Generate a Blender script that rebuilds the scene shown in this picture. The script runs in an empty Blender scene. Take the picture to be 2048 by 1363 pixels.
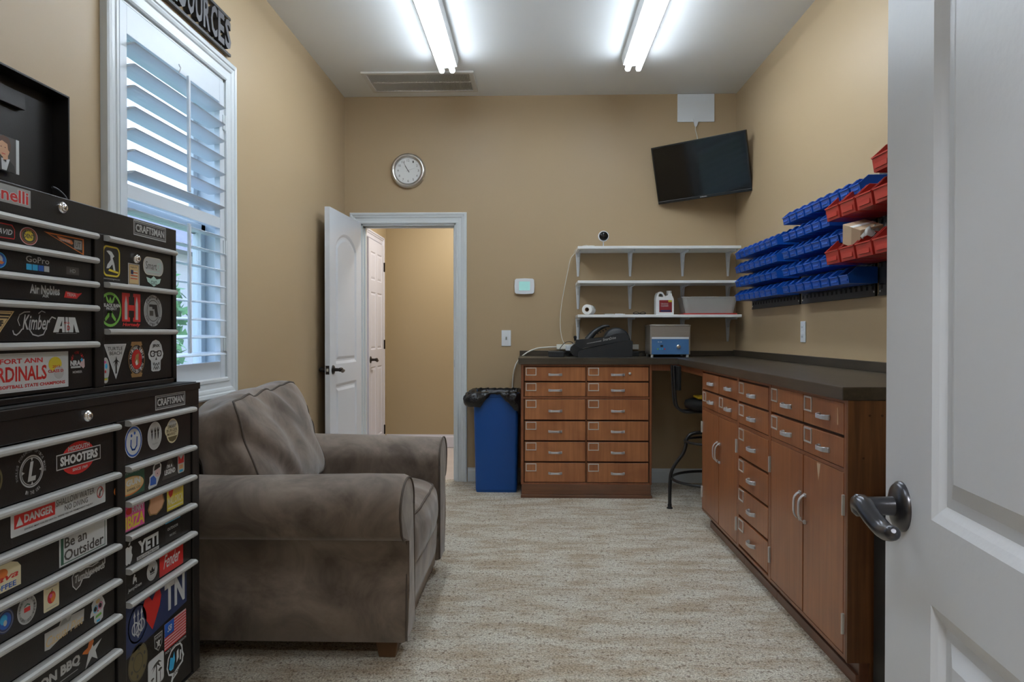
import bpy, math, random
from mathutils import Vector, Matrix
from mathutils.geometry import tessellate_polygon
random.seed(7)
sc = bpy.context.scene
R = math.radians
PI = math.pi

# ---------------------------------------------------------------- camera, world, lights, exposure
camd = bpy.data.cameras.new('camera')
cam = bpy.data.objects.new('camera', camd)
sc.collection.objects.link(cam)
camd.sensor_width = 36.0
camd.lens = 1480.0 / 2048.0 * 36.0
camd.clip_start = 0.02
cam.location = (0, 0, 1.17)
cam.rotation_euler = (R(90 - 0.60), 0, R(1.703))
sc.camera = cam

sc.view_settings.view_transform = 'Standard'
sc.view_settings.look = 'None'
sc.view_settings.gamma = 1.0
sc.view_settings.exposure = 0.22
TUBE_POWER = 20.0
WORLD_POWER = 2.5

w = bpy.data.worlds.new('sky'); sc.world = w; w.use_nodes = True
nt = w.node_tree; nt.nodes.clear()
wo = nt.nodes.new('ShaderNodeOutputWorld'); bg = nt.nodes.new('ShaderNodeBackground')
tc = nt.nodes.new('ShaderNodeTexCoord'); sp = nt.nodes.new('ShaderNodeSeparateXYZ'); cr = nt.nodes.new('ShaderNodeValToRGB')
cr.color_ramp.elements[0].position = 0.0; cr.color_ramp.elements[0].color = (0.55, 0.68, 0.80, 1)
cr.color_ramp.elements[1].position = 0.6; cr.color_ramp.elements[1].color = (0.55, 0.85, 1.45, 1)
e = cr.color_ramp.elements.new(0.15); e.color = (0.85, 1.05, 1.35, 1)
nt.links.new(tc.outputs['Generated'], sp.inputs[0]); nt.links.new(sp.outputs['Z'], cr.inputs[0])
nt.links.new(cr.outputs[0], bg.inputs[0]); bg.inputs[1].default_value = WORLD_POWER
nt.links.new(bg.outputs[0], wo.inputs[0])

def area_light(name, loc, rot, sx, sy, power, color):
    l = bpy.data.lights.new(name, 'AREA'); l.shape = 'RECTANGLE'; l.size = sx; l.size_y = sy
    l.energy = power; l.color = color
    o = bpy.data.objects.new(name, l); o.location = loc; o.rotation_euler = rot
    sc.collection.objects.link(o); return o
# light portal in the window opening (guides sampling of the sky only)
pl = area_light('window_portal', (-1.60, 3.08, 1.64), (0, R(-90), 0), 1.5, 0.9, 1, (1, 1, 1)); pl.data.cycles.is_portal = True
# hall lamp beyond the far door, and an unseen fill added behind the camera
area_light('hall_lamp', (-0.55, 6.75, 2.66), (0, 0, 0), 0.35, 0.35, 26, (1.0, 0.96, 0.90))
area_light('entry_hall_fill', (-0.1, -0.8, 2.66), (0, 0, 0), 0.35, 0.35, 44, (0.95, 0.98, 1.0))

# ---------------------------------------------------------------- materials
MATS = {}
def mat(name, col=(.5,.5,.5), rough=.5, metal=0., spec=.5, emit=None, estr=0., var=0., vscale=8., bump=0., bscale=60., col2=None, alpha=None, trans=0., coat=0., sheen=0., stretch=None):
    if name in MATS: return MATS[name]
    m = bpy.data.materials.new(name); m.use_nodes = True
    nt = m.node_tree; b = nt.nodes['Principled BSDF']
    c = (*col, 1)
    b.inputs['Base Color'].default_value = c
    b.inputs['Roughness'].default_value = rough
    b.inputs['Metallic'].default_value = metal
    b.inputs['Specular IOR Level'].default_value = spec
    if coat: b.inputs['Coat Weight'].default_value = coat; b.inputs['Coat Roughness'].default_value = .25
    if sheen: b.inputs['Sheen Weight'].default_value = sheen; b.inputs['Sheen Roughness'].default_value = .4
    if trans: b.inputs['Transmission Weight'].default_value = trans
    if alpha is not None: b.inputs['Alpha'].default_value = alpha
    if emit: b.inputs['Emission Color'].default_value = (*emit, 1); b.inputs['Emission Strength'].default_value = estr
    if var or bump or col2:
        t = nt.nodes.new('ShaderNodeTexCoord'); mp = nt.nodes.new('ShaderNodeMapping')
        if stretch: mp.inputs['Scale'].default_value = stretch
        nt.links.new(t.outputs['Object'], mp.inputs[0])
    if var or col2:
        n = nt.nodes.new('ShaderNodeTexNoise'); n.inputs['Scale'].default_value = vscale; n.inputs['Detail'].default_value = 5
        n.inputs['Roughness'].default_value = .6
        nt.links.new(mp.outputs[0], n.inputs['Vector'])
        r = nt.nodes.new('ShaderNodeValToRGB')
        r.color_ramp.elements[0].position = .3; r.color_ramp.elements[1].position = .7
        lo = col2 if col2 else tuple(x * (1 - var) for x in col)
        hi = col if col2 else tuple(min(1, x * (1 + var)) for x in col)
        r.color_ramp.elements[0].color = (*lo, 1); r.color_ramp.elements[1].color = (*hi, 1)
        nt.links.new(n.outputs[0], r.inputs[0]); nt.links.new(r.outputs[0], b.inputs['Base Color'])
    if bump:
        n2 = nt.nodes.new('ShaderNodeTexNoise'); n2.inputs['Scale'].default_value = bscale; n2.inputs['Detail'].default_value = 3
        bp = nt.nodes.new('ShaderNodeBump'); bp.inputs['Strength'].default_value = bump; bp.inputs['Distance'].default_value = .01
        nt.links.new(mp.outputs[0], n2.inputs['Vector']); nt.links.new(n2.outputs[0], bp.inputs['Height']); nt.links.new(bp.outputs[0], b.inputs['Normal'])
    MATS[name] = m; return m

def wood(name, c1, c2, c3, rough=.35, axis='Z', coat=.25, scale=1.0):
    """grain streaks stretched along axis plus large blotches, darker edges of wear"""
    m = bpy.data.materials.new(name); m.use_nodes = True; nt = m.node_tree; b = nt.nodes['Principled BSDF']
    t = nt.nodes.new('ShaderNodeTexCoord')
    mp = nt.nodes.new('ShaderNodeMapping'); s = [34 * scale, 34 * scale, 34 * scale]; s['XYZ'.index(axis)] = 1.6 * scale
    mp.inputs['Scale'].default_value = s; nt.links.new(t.outputs['Object'], mp.inputs[0])
    n = nt.nodes.new('ShaderNodeTexNoise'); n.inputs['Scale'].default_value = 1.5; n.inputs['Detail'].default_value = 6; n.inputs['Distortion'].default_value = .6
    nt.links.new(mp.outputs[0], n.inputs['Vector'])
    r = nt.nodes.new('ShaderNodeValToRGB'); r.color_ramp.elements[0].position = .3; r.color_ramp.elements[1].position = .72
    r.color_ramp.elements[0].color = (*c1, 1); r.color_ramp.elements[1].color = (*c2, 1)
    nt.links.new(n.outputs[0], r.inputs[0])
    n2 = nt.nodes.new('ShaderNodeTexNoise'); n2.inputs['Scale'].default_value = 3.2; n2.inputs['Detail'].default_value = 4
    nt.links.new(t.outputs['Object'], n2.inputs['Vector'])
    r2 = nt.nodes.new('ShaderNodeValToRGB'); r2.color_ramp.elements[0].position = .42; r2.color_ramp.elements[1].position = .68
    r2.color_ramp.elements[0].color = (0, 0, 0, 1); r2.color_ramp.elements[1].color = (1, 1, 1, 1)
    n2.inputs['Distortion'].default_value = .8; nt.links.new(n2.outputs[0], r2.inputs[0])
    mx = nt.nodes.new('ShaderNodeMixRGB'); mx.inputs[2].default_value = (*c3, 1)
    mu = nt.nodes.new('ShaderNodeMath'); mu.operation = 'MULTIPLY'; mu.inputs[1].default_value = .55
    nt.links.new(r2.outputs[0], mu.inputs[0]); nt.links.new(mu.outputs[0], mx.inputs[0])
    nt.links.new(r.outputs[0], mx.inputs[1]); nt.links.new(mx.outputs[0], b.inputs['Base Color'])
    b.inputs['Roughness'].default_value = rough; b.inputs['Coat Weight'].default_value = coat; b.inputs['Coat Roughness'].default_value = .3
    bp = nt.nodes.new('ShaderNodeBump'); bp.inputs['Strength'].default_value = .12; bp.inputs['Distance'].default_value = .004
    nt.links.new(n.outputs[0], bp.inputs['Height']); nt.links.new(bp.outputs[0], b.inputs['Normal'])
    return m

M = {}
M['wall'] = mat('tan wall paint', (.44, .328, .198), .42, spec=.35, bump=.05, bscale=260)
M['hallwall'] = mat('yellow tan wall paint', (.40, .315, .19), .45, spec=.35, bump=.05, bscale=260)
M['ceil'] = mat('ceiling paint', (.79, .815, .825), .8, bump=.04, bscale=200)
M['white'] = mat('white semi gloss paint', (.63, .675, .70), .3, var=.01)
M['doorwhite'] = mat('white door paint', (.66, .70, .76), .32, bump=.03, bscale=90)
M['louver'] = mat('white shutter paint', (.64, .70, .76), .35, var=.01)
M['hallwhite'] = mat('white painted hall trim', (.62, .62, .69), .4, var=.01)
M['plate'] = mat('white plastic plate', (.72, .76, .80), .35, var=.01)
M['melamine'] = mat('white melamine', (.74, .76, .76), .35, var=.01)
M['wood'] = wood('amber maple veneer', (.33, .120, .044), (.47, .190, .070), (.22, .068, .026))
M['woodw'] = wood('orange brown veneer doors', (.26, .092, .034), (.36, .135, .050), (.20, .064, .026))
M['woodframe'] = wood('frame wood', (.20, .066, .026), (.29, .10, .038), (.16, .05, .022))
M['woodbase'] = wood('base board wood', (.13, .055, .028), (.20, .085, .04), (.11, .06, .04), axis='X')
M['woodbasey'] = wood('long base board wood', (.12, .045, .022), (.19, .07, .032), (.10, .045, .028), axis='Y')
M['darkend'] = wood('dark stained plywood', (.085, .032, .012), (.21, .085, .030), (.055, .022, .010), coat=.1)
M['counter'] = wood('dark worktop', (.034, .026, .017), (.066, .051, .034), (.024, .019, .013), rough=.38, axis='X', coat=.3)
M['countery'] = wood('dark worktop side run', (.034, .026, .017), (.066, .051, .034), (.024, .019, .013), rough=.38, axis='Y', coat=.3)
M['gap'] = mat('shadow gap interior', (.07, .03, .014), .8, var=.1)
M['pull'] = mat('brushed aluminium pull', (.60, .61, .63), .38, metal=.6, var=.03)
M['brass'] = mat('dull chrome', (.62, .62, .60), .38, metal=.55, var=.05)
M['chipped'] = mat('bare chipped wood', (.55, .38, .24), .7, var=.1)
M['blackpaint'] = mat('black powder coat', (.012, .0105, .010), .36, spec=.35, bump=.05, bscale=400)
M['blackin'] = mat('black inside', (.007, .008, .011), .35, spec=.3, var=.05)
M['traygrey'] = mat('aluminium drawer rail', (.44, .44, .425), .45, metal=.2, var=.03)
M['chrome'] = mat('chrome', (.8, .8, .82), .12, metal=1., var=.01)
M['blue'] = mat('blue polypropylene', (.006, .080, .42), .32, var=.04)
M['red'] = mat('red polypropylene', (.40, .028, .020), .36, var=.04)
M['rack'] = mat('charcoal steel', (.035, .038, .044), .45, var=.05)
M['rackhole'] = mat('slot black', (.004, .004, .005), .8, var=.05)
M['binblue'] = mat('dark blue bin plastic', (.004, .070, .30), .42, bump=.06, bscale=300)
M['bag'] = mat('black bin liner', (.010, .010, .012), .22, bump=.5, bscale=45)
M['tvscreen'] = mat('glossy screen', (.006, .0055, .005), .07, spec=.35, var=.02)
M['tvframe'] = mat('gloss black frame', (.010, .010, .011), .22, var=.05)
M['blackplastic'] = mat('black plastic', (.016, .019, .022), .42, var=.08)
M['rubber'] = mat('black rubber', (.012, .012, .012), .7, var=.05)
M['stool'] = mat('black stool metal', (.012, .012, .013), .35, var=.05)
M['vinyl'] = mat('black vinyl', (.010, .010, .010), .6, spec=.25, bump=.05, bscale=120)
M['yellow'] = mat('yellow plastic', (.62, .40, .02), .45, var=.05)
M['steel'] = mat('brushed steel', (.42, .39, .35), .38, metal=.75, var=.05, stretch=(1, 1, 30))
M['bluepanel'] = mat('blue control panel', (.06, .17, .36), .45, var=.03)
M['paper'] = mat('white paper', (.80, .80, .78), .8, var=.02)
M['cable'] = mat('white cable', (.72, .71, .64), .5, var=.02)
M['bcable'] = mat('black cable', (.01, .01, .01), .5, var=.02)
M['jug'] = mat('white translucent plastic', (.74, .76, .76), .35, var=.02)
M['tub'] = mat('clear plastic', (.62, .62, .60), .25, alpha=.42, var=.03)
M['redlid'] = mat('red lid plastic', (.50, .05, .04), .4, var=.03)
M['cardboard'] = mat('cardboard', (.50, .36, .235), .8, var=.05)
M['cardboard2'] = mat('cardboard side', (.36, .24, .15), .8, var=.05)
M['satin'] = mat('satin silver', (.55, .53, .50), .28, metal=.9, var=.02)
M['face'] = mat('clock face', (.78, .80, .80), .35, var=.01)
M['blackink'] = mat('black ink', (.012, .012, .012), .5, var=.02)
M['glass'] = mat('clear glass', (1, 1, 1), .02, alpha=.12, spec=.5, var=.001)
M['lcd'] = mat('pale green display', (.33, .62, .60), .3, emit=(.35, .75, .70), estr=.22, var=.02)
M['pewter'] = mat('dark pewter', (.085, .085, .095), .28, metal=.9, var=.08)
M['bronze'] = mat('dark bronze', (.035, .030, .028), .35, metal=.7, var=.08)
M['sign'] = mat('black sign board', (.018, .018, .02), .45, var=.05)
M['signface'] = mat('grey black letter face', (.06, .06, .07), .35, var=.05)
M['legwood'] = mat('brown wood foot', (.13, .065, .028), .45, var=.2)
M['brick'] = None
M['tube'] = mat('fluorescent tube', (1, 1, 1), .4, emit=(.86, .96, 1.06), estr=TUBE_POWER, var=.001)
M['fixture'] = mat('white lamp housing', (.66, .68, .69), .4, var=.01)
M['vent'] = mat('off white vent', (.62, .61, .58), .45, var=.01)
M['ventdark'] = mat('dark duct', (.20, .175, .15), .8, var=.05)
M['blackcase'] = mat('black case', (.012, .012, .011), .5, var=.05)
M['greystrip'] = mat('grey strip', (.22, .22, .20), .6, var=.1)
M['halltile'] = mat('pale hall tile', (.56, .50, .47), .4, var=.06, vscale=5)
M['siding'] = mat('pale siding', (.72, .76, .82), .6, var=.02)
M['grassm'] = mat('lawn green', (.10, .20, .05), .8, var=.4, vscale=3)
M['leaves'] = mat('leaf green', (.10, .26, .05), .6, var=.5, vscale=6)
M['roofm'] = mat('grey shingle', (.25, .22, .24), .8, var=.2)

def brick_mat():
    m = bpy.data.materials.new('outside brick'); m.use_nodes = True; nt = m.node_tree; b = nt.nodes['Principled BSDF']
    t = nt.nodes.new('ShaderNodeTexCoord'); mp = nt.nodes.new('ShaderNodeMapping'); mp.inputs['Rotation'].default_value = (R(90), 0, R(90))
    br = nt.nodes.new('ShaderNodeTexBrick'); br.inputs['Scale'].default_value = 4
    br.inputs['Color1'].default_value = (.36, .20, .19, 1); br.inputs['Color2'].default_value = (.27, .15, .17, 1); br.inputs['Mortar'].default_value = (.5, .46, .46, 1)
    nt.links.new(t.outputs['Object'], mp.inputs[0]); nt.links.new(mp.outputs[0], br.inputs['Vector']); nt.links.new(br.outputs[0], b.inputs['Base Color'])
    b.inputs['Roughness'].default_value = .8; return m
M['brick'] = brick_mat()

def carpet_mat():
    m = bpy.data.materials.new('speckled beige carpet'); m.use_nodes = True; nt = m.node_tree; b = nt.nodes['Principled BSDF']
    t = nt.nodes.new('ShaderNodeTexCoord')
    def noise(scale, detail=2, sx=1, sy=1, rough=.5):
        mp = nt.nodes.new('ShaderNodeMapping'); mp.inputs['Scale'].default_value = (sx, sy, 1)
        nt.links.new(t.outputs['Object'], mp.inputs[0])
        n = nt.nodes.new('ShaderNodeTexNoise'); n.inputs['Scale'].default_value = scale; n.inputs['Detail'].default_value = detail; n.inputs['Roughness'].default_value = rough
        nt.links.new(mp.outputs[0], n.inputs['Vector']); return n
    def ramp(n, p0, p1, c0, c1):
        r = nt.nodes.new('ShaderNodeValToRGB'); r.color_ramp.elements[0].position = p0; r.color_ramp.elements[1].position = p1
        r.color_ramp.elements[0].color = (*c0, 1); r.color_ramp.elements[1].color = (*c1, 1); nt.links.new(n.outputs[0], r.inputs[0]); return r
    def mixc(f, a, bb, mode='MIX'):
        x = nt.nodes.new('ShaderNodeMixRGB'); x.blend_type = mode
        if f is None: x.inputs[0].default_value = 1
        else: nt.links.new(f.outputs[0], x.inputs[0])
        nt.links.new(a.outputs[0], x.inputs[1])
        if isinstance(bb, tuple): x.inputs[2].default_value = (*bb, 1)
        else: nt.links.new(bb.outputs[0], x.inputs[2])
        return x
    base = ramp(noise(140, 3), .35, .65, (.48, .44, .355), (.90, .86, .76))
    big = ramp(noise(4.2, 7, .8, 2.0, .72), .42, .60, (1, 1, 1), (.74, .65, .56))
    c = mixc(None, base, big, 'MULTIPLY')
    fl = noise(62, 3, 1.0, .8, .6); f = ramp(fl, .56, .64, (0, 0, 0), (.72, .72, .72))
    c = mixc(f, c, (.21, .145, .10))
    fl2 = noise(105, 2); f2 = ramp(fl2, .62, .70, (0, 0, 0), (.75, .75, .75))
    c = mixc(f2, c, (.12, .10, .085))
    nt.links.new(c.outputs[0], b.inputs['Base Color']); b.inputs['Roughness'].default_value = .95
    b.inputs['Specular IOR Level'].default_value = .1
    n = noise(170, 3); bp = nt.nodes.new('ShaderNodeBump'); bp.inputs['Strength'].default_value = .8; bp.inputs['Distance'].default_value = .012
    nt.links.new(n.outputs[0], bp.inputs['Height']); nt.links.new(bp.outputs[0], b.inputs['Normal'])
    return m
M['carpet'] = carpet_mat()

def suede_mat():
    m = bpy.data.materials.new('taupe microsuede'); m.use_nodes = True; nt = m.node_tree; b = nt.nodes['Principled BSDF']
    t = nt.nodes.new('ShaderNodeTexCoord')
    n = nt.nodes.new('ShaderNodeTexNoise'); n.inputs['Scale'].default_value = 4.5; n.inputs['Detail'].default_value = 6; n.inputs['Roughness'].default_value = .62; n.inputs['Distortion'].default_value = .8
    nt.links.new(t.outputs['Object'], n.inputs['Vector'])
    r = nt.nodes.new('ShaderNodeValToRGB'); r.color_ramp.elements[0].position = .36; r.color_ramp.elements[1].position = .66
    r.color_ramp.elements[0].color = (.125, .097, .079, 1); r.color_ramp.elements[1].color = (.290, .232, .190, 1)
    nt.links.new(n.outputs[0], r.inputs[0]); nt.links.new(r.outputs[0], b.inputs['Base Color'])
    b.inputs['Roughness'].default_value = .85; b.inputs['Sheen Weight'].default_value = .35; b.inputs['Sheen Roughness'].default_value = .45
    b.inputs['Specular IOR Level'].default_value = .15
    n2 = nt.nodes.new('ShaderNodeTexNoise'); n2.inputs['Scale'].default_value = 7; n2.inputs['Detail'].default_value = 3
    nt.links.new(t.outputs['Object'], n2.inputs['Vector'])
    bp = nt.nodes.new('ShaderNodeBump'); bp.inputs['Strength'].default_value = .25; bp.inputs['Distance'].default_value = .02
    nt.links.new(n2.outputs[0], bp.inputs['Height']); nt.links.new(bp.outputs[0], b.inputs['Normal'])
    return m
M['suede'] = suede_mat()
M['piping'] = mat('dark taupe piping', (.10, .08, .065), .85, var=.1)

PAL = {'W': (.54, .56, .57), 'K': (.012, .011, .011), 'R': (.55, .022, .020), 'G': (.30, .31, .31), 'g': (.44, .45, .45), 'O': (.62, .17, .03),
       'Y': (.65, .52, .04), 'B': (.015, .10, .45), 'C': (.03, .38, .68), 'N': (.02, .035, .11), 'L': (.16, .40, .06), 'T': (.30, .17, .06),
       'M': (.02, .10, .06), 'P': (.62, .08, .28), 'A': (.58, .42, .20), 'S': (.60, .33, .19), 'F': (.38, .58, .52), 'D': (.055, .05, .045),
       'X': (.13, .105, .045), 'V': (.68, .62, .42), 'I': (.60, .42, .42)}
PAL = {k: mat('sticker ink ' + k, v, .4, var=.002) for k, v in PAL.items()}

# ---------------------------------------------------------------- mesh helpers
class MB:
    def __init__(s): s.v = []; s.f = []; s.mi = []; s.sm = []
    def add(s, vs, fs, mi=0, sm=False):
        o = len(s.v); s.v += [tuple(x) for x in vs]
        for f in fs: s.f.append(tuple(i + o for i in f)); s.mi.append(mi); s.sm.append(sm)
        return s
    def box(s, x0, x1, y0, y1, z0, z1, mi=0):
        x0, x1 = min(x0, x1), max(x0, x1); y0, y1 = min(y0, y1), max(y0, y1); z0, z1 = min(z0, z1), max(z0, z1)
        vs = [(x, y, z) for z in (z0, z1) for y in (y0, y1) for x in (x0, x1)]
        return s.add(vs, [(0, 2, 3, 1), (4, 5, 7, 6), (0, 1, 5, 4), (2, 6, 7, 3), (0, 4, 6, 2), (1, 3, 7, 5)], mi)
    def tube(s, pts, r, n=10, mi=0, closed=False, caps=True):
        pts = [Vector(p) for p in pts]; N = len(pts); rings = []
        rs = r if isinstance(r, (list, tuple)) else [r] * N
        prev = None
        for i, p in enumerate(pts):
            if closed: d = pts[(i + 1) % N] - pts[i - 1]
            else: d = pts[min(i + 1, N - 1)] - pts[max(i - 1, 0)]
            d.normalize()
            if prev is None:
                a = Vector((0, 0, 1)) if abs(d.z) < .9 else Vector((1, 0, 0))
                prev = (a - d * a.dot(d)).normalized()
            else: prev = (prev - d * prev.dot(d)).normalized()
            q = d.cross(prev)
            rings.append([p + (prev * math.cos(2 * PI * k / n) + q * math.sin(2 * PI * k / n)) * rs[i] for k in range(n)])
        vs = [v for ring in rings for v in ring]; fs = []
        for i in range(N if closed else N - 1):
            j = (i + 1) % N
            for k in range(n):
                l = (k + 1) % n; fs.append((i * n + k, i * n + l, j * n + l, j * n + k))
        s.add(vs, fs, mi, True)
        if caps and not closed: s.add(rings[0], [tuple(range(n))[::-1]], mi); s.add(rings[-1], [tuple(range(n))], mi)
        return s
    def cyl(s, a, b, r, n=20, mi=0): return s.tube([a, b], r, n, mi)
    def lathe(s, prof, c=(0, 0, 0), axis='Z', n=32, mi=0):
        """prof: (radius, height) pairs"""
        vs = []
        for rr, h in prof:
            for k in range(n):
                a = 2 * PI * k / n; p = (rr * math.cos(a), rr * math.sin(a), h)
                if axis == 'Y': p = (p[0], h, p[1])
                if axis == 'X': p = (h, p[0], p[1])
                vs.append((p[0] + c[0], p[1] + c[1], p[2] + c[2]))
        fs = [(i * n + k, i * n + (k + 1) % n, (i + 1) * n + (k + 1) % n, (i + 1) * n + k) for i in range(len(prof) - 1) for k in range(n)]
        return s.add(vs, fs, mi, True)
    def prism(s, poly, axis, a, b, mi=0, sm=False):
        """extrude 2-D polygon (other two axes in order) along axis from a to b"""
        def P3(p, h):
            return {'X': (h, p[0], p[1]), 'Y': (p[0], h, p[1]), 'Z': (p[0], p[1], h)}[axis]
        n = len(poly); vs = [P3(p, a) for p in poly] + [P3(p, b) for p in poly]
        s.add(vs, [(i, (i + 1) % n, n + (i + 1) % n, n + i) for i in range(n)], mi, sm)
        s.add([P3(p, a) for p in poly], [tuple(range(n))[::-1]], mi); s.add([P3(p, b) for p in poly], [tuple(range(n))], mi)
        return s
    def xform(s, m):
        s.v = [tuple(m @ Vector(v)) for v in s.v]; return s

ORG = {}
def put(name, mb, ms, parent=None, bevel=0., seg=2, smooth=None, sub=0, solid=0., label=None, autosm=False):
    org = ORG.get(parent.name, Vector((0, 0, 0))) if parent else Vector((0, 0, 0))
    me = bpy.data.meshes.new(name)
    me.from_pydata([tuple(Vector(v) - org) for v in mb.v], [], mb.f)
    for x in (ms if isinstance(ms, (list, tuple)) else [ms]): me.materials.append(x)
    me.polygons.foreach_set('material_index', mb.mi)
    me.polygons.foreach_set('use_smooth', [True] * len(mb.f) if smooth else mb.sm)
    me.update(); me.validate()
    o = bpy.data.objects.new(name, me); sc.collection.objects.link(o)
    if parent: o.parent = parent; ORG[o.name] = org
    if solid: md = o.modifiers.new('solid', 'SOLIDIFY'); md.thickness = solid; md.offset = 0
    if bevel: md = o.modifiers.new('bevel', 'BEVEL'); md.width = bevel; md.segments = seg; md.limit_method = 'ANGLE'; md.angle_limit = R(40)
    if sub: md = o.modifiers.new('sub', 'SUBSURF'); md.levels = sub; md.render_levels = sub
    if label: o['label'] = label
    return o
def tag(o, label, cat, group=None, kind=None):
    if label: o['label'] = label
    if cat: o['category'] = cat
    if group: o['group'] = group
    if kind: o['kind'] = kind
    return o
def thing(name, label, cat, loc=(0, 0, 0), rotz=0, group=None, local=False):
    o = bpy.data.objects.new(name, None); sc.collection.objects.link(o); o.empty_display_size = .1
    o.location = loc; o.rotation_euler = (0, 0, rotz)
    ORG[o.name] = Vector((0, 0, 0)) if local else Vector(loc)
    return tag(o, label, cat, group)
def struct(name, mb, ms, **k): o = put(name, mb, ms, **k); o['kind'] = 'structure'; return o
def sthing(name, loc=(0, 0, 0), rotz=0, local=False):
    o = bpy.data.objects.new(name, None); sc.collection.objects.link(o); o.location = loc; o.rotation_euler = (0, 0, rotz)
    ORG[o.name] = Vector((0, 0, 0)) if local else Vector(loc); o['kind'] = 'structure'; return o
def dup(root, loc, rotz=None, label=None, group=None):
    r = root.copy(); sc.collection.objects.link(r); r.location = loc
    if rotz is not None: r.rotation_euler = (0, 0, rotz)
    if label: r['label'] = label
    if group: r['group'] = group
    for ch in list(root.children):
        c = ch.copy(); sc.collection.objects.link(c); c.parent = r
        for g in ch.children:
            d = g.copy(); sc.collection.objects.link(d); d.parent = c
    return r
def arc(cx, cy, r, a0, a1, n, ry=None):
    ry = ry or r
    return [(cx + r * math.cos(R(a0 + (a1 - a0) * i / n)), cy + ry * math.sin(R(a0 + (a1 - a0) * i / n))) for i in range(n + 1)]
def smoothpath(pts, n=6):
    """Catmull-Rom"""
    P = [Vector(p) for p in pts]; P = [P[0] * 2 - P[1]] + P + [P[-1] * 2 - P[-2]]; out = []
    for i in range(1, len(P) - 2):
        for k in range(n):
            t = k / n; a, b, c, d = P[i - 1], P[i], P[i + 1], P[i + 2]
            out.append(.5 * ((2 * b) + (c - a) * t + (2 * a - 5 * b + 4 * c - d) * t * t + (3 * b - a - 3 * c + d) * t ** 3))
    out.append(P[-2]); return out
def rrect(x0, x1, y0, y1, r, n=5):
    return arc(x1 - r, y1 - r, r, 0, 90, n) + arc(x0 + r, y1 - r, r, 90, 180, n) + arc(x0 + r, y0 + r, r, 180, 270, n) + arc(x1 - r, y0 + r, r, 270, 360, n)

# text -> 2-D triangles in a unit box
_tc = {}
def text_mesh(s, shear=0., bold=0.):
    key = (s, shear, bold)
    if key not in _tc:
        cu = bpy.data.curves.new('t', 'FONT'); cu.body = s; cu.resolution_u = 2; cu.shear = shear; cu.offset = bold; cu.fill_mode = 'FRONT'
        o = bpy.data.objects.new('t', cu); sc.collection.objects.link(o)
        bpy.context.view_layer.update()
        dg = bpy.context.evaluated_depsgraph_get(); me = o.evaluated_get(dg).to_mesh()
        vs = [(v.co.x, v.co.y) for v in me.vertices]; fs = [tuple(p.vertices) for p in me.polygons]
        o.evaluated_get(dg).to_mesh_clear(); bpy.data.objects.remove(o); bpy.data.curves.remove(cu)
        xs = [v[0] for v in vs] or [0, 1]; ys = [v[1] for v in vs] or [0, 1]
        x0, x1, y0, y1 = min(xs), max(xs), min(ys), max(ys)
        _tc[key] = ([((x - x0) / (x1 - x0 or 1), (y - y0) / (y1 - y0 or 1)) for x, y in vs], fs)
    return _tc[key]
def solid_text(mb, s, fn, d0, d1, mi=0, shear=0., bold=0., mi_side=None):
    """text extruded: fn(u,v,depth)->xyz, u,v in 0..1"""
    vs, fs = text_mesh(s, shear, bold); n = len(vs)
    ed = {}
    for f in fs:
        for i in range(len(f)):
            a, b = f[i], f[(i + 1) % len(f)]
            ed[(a, b)] = 1
    mb.add([fn(u, v, d1) for u, v in vs], fs, mi)
    mb.add([fn(u, v, d0) for u, v in vs], [f[::-1] for f in fs], mi)
    side = [(b, a, n + a, n + b) for (a, b) in ed if (b, a) not in ed]
    mb.add([fn(u, v, d1) for u, v in vs] + [fn(u, v, d0) for u, v in vs], side, mi if mi_side is None else mi_side)

# ================================================================ THE ROOM
XL, XR, YB, YF, ZC = -1.50, 1.575, 5.83, 0.20, 3.035
HX0, HX1, HY1, HZ = -1.52, 0.35, 7.58, 2.75       # hall beyond the far door
struct('floor', MB().box(-1.65, 1.75, -.0, 5.90, -.12, 0), M['carpet'])
struct('ceiling', MB().box(-1.65, 1.75, .05, 5.97, ZC, ZC + .1), M['ceil'])
WY0, WY1, WZ0, WZ1 = 2.62, 3.545, .905, 2.39
struct('wall_left', MB().box(XL - .15, XL, .05, WY0, 0, ZC).box(XL - .15, XL, WY1, 5.97, 0, ZC).box(XL - .15, XL, WY0, WY1, 0, WZ0).box(XL - .15, XL, WY0, WY1, WZ1, ZC), M['wall'])
struct('wall_right', MB().box(XR, XR + .12, .05, 5.97, 0, ZC), M['wall'])
DX0, DX1, DZ = -1.372, -.612, 2.037
struct('wall_back', MB().box(XL, DX0, YB, YB + .12, 0, ZC).box(DX1, XR, YB, YB + .12, 0, ZC).box(DX0, DX1, YB, YB + .12, DZ, ZC), M['wall'])
struct('wall_front', MB().box(XL, -.43, .06, YF, 0, ZC).box(.43, XR, .06, YF, 0, ZC).box(-.43, .43, .06, YF, 2.05, ZC), M['wall'])
# the hall behind the photographer
struct('wall_entry_hall', MB().box(-1.7, -1.6, -1.6, .06, 0, 2.75).box(1.7, 1.8, -1.6, .06, 0, 2.75).box(-1.7, 1.8, -1.7, -1.6, 0, 2.75), M['wall'])
struct('floor_entry_hall', MB().box(-1.7, 1.8, -1.7, 0, -.12, 0), M['carpet'])
struct('ceiling_entry_hall', MB().box(-1.7, 1.8, -1.7, .06, 2.75, 2.85), M['ceil'])
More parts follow.
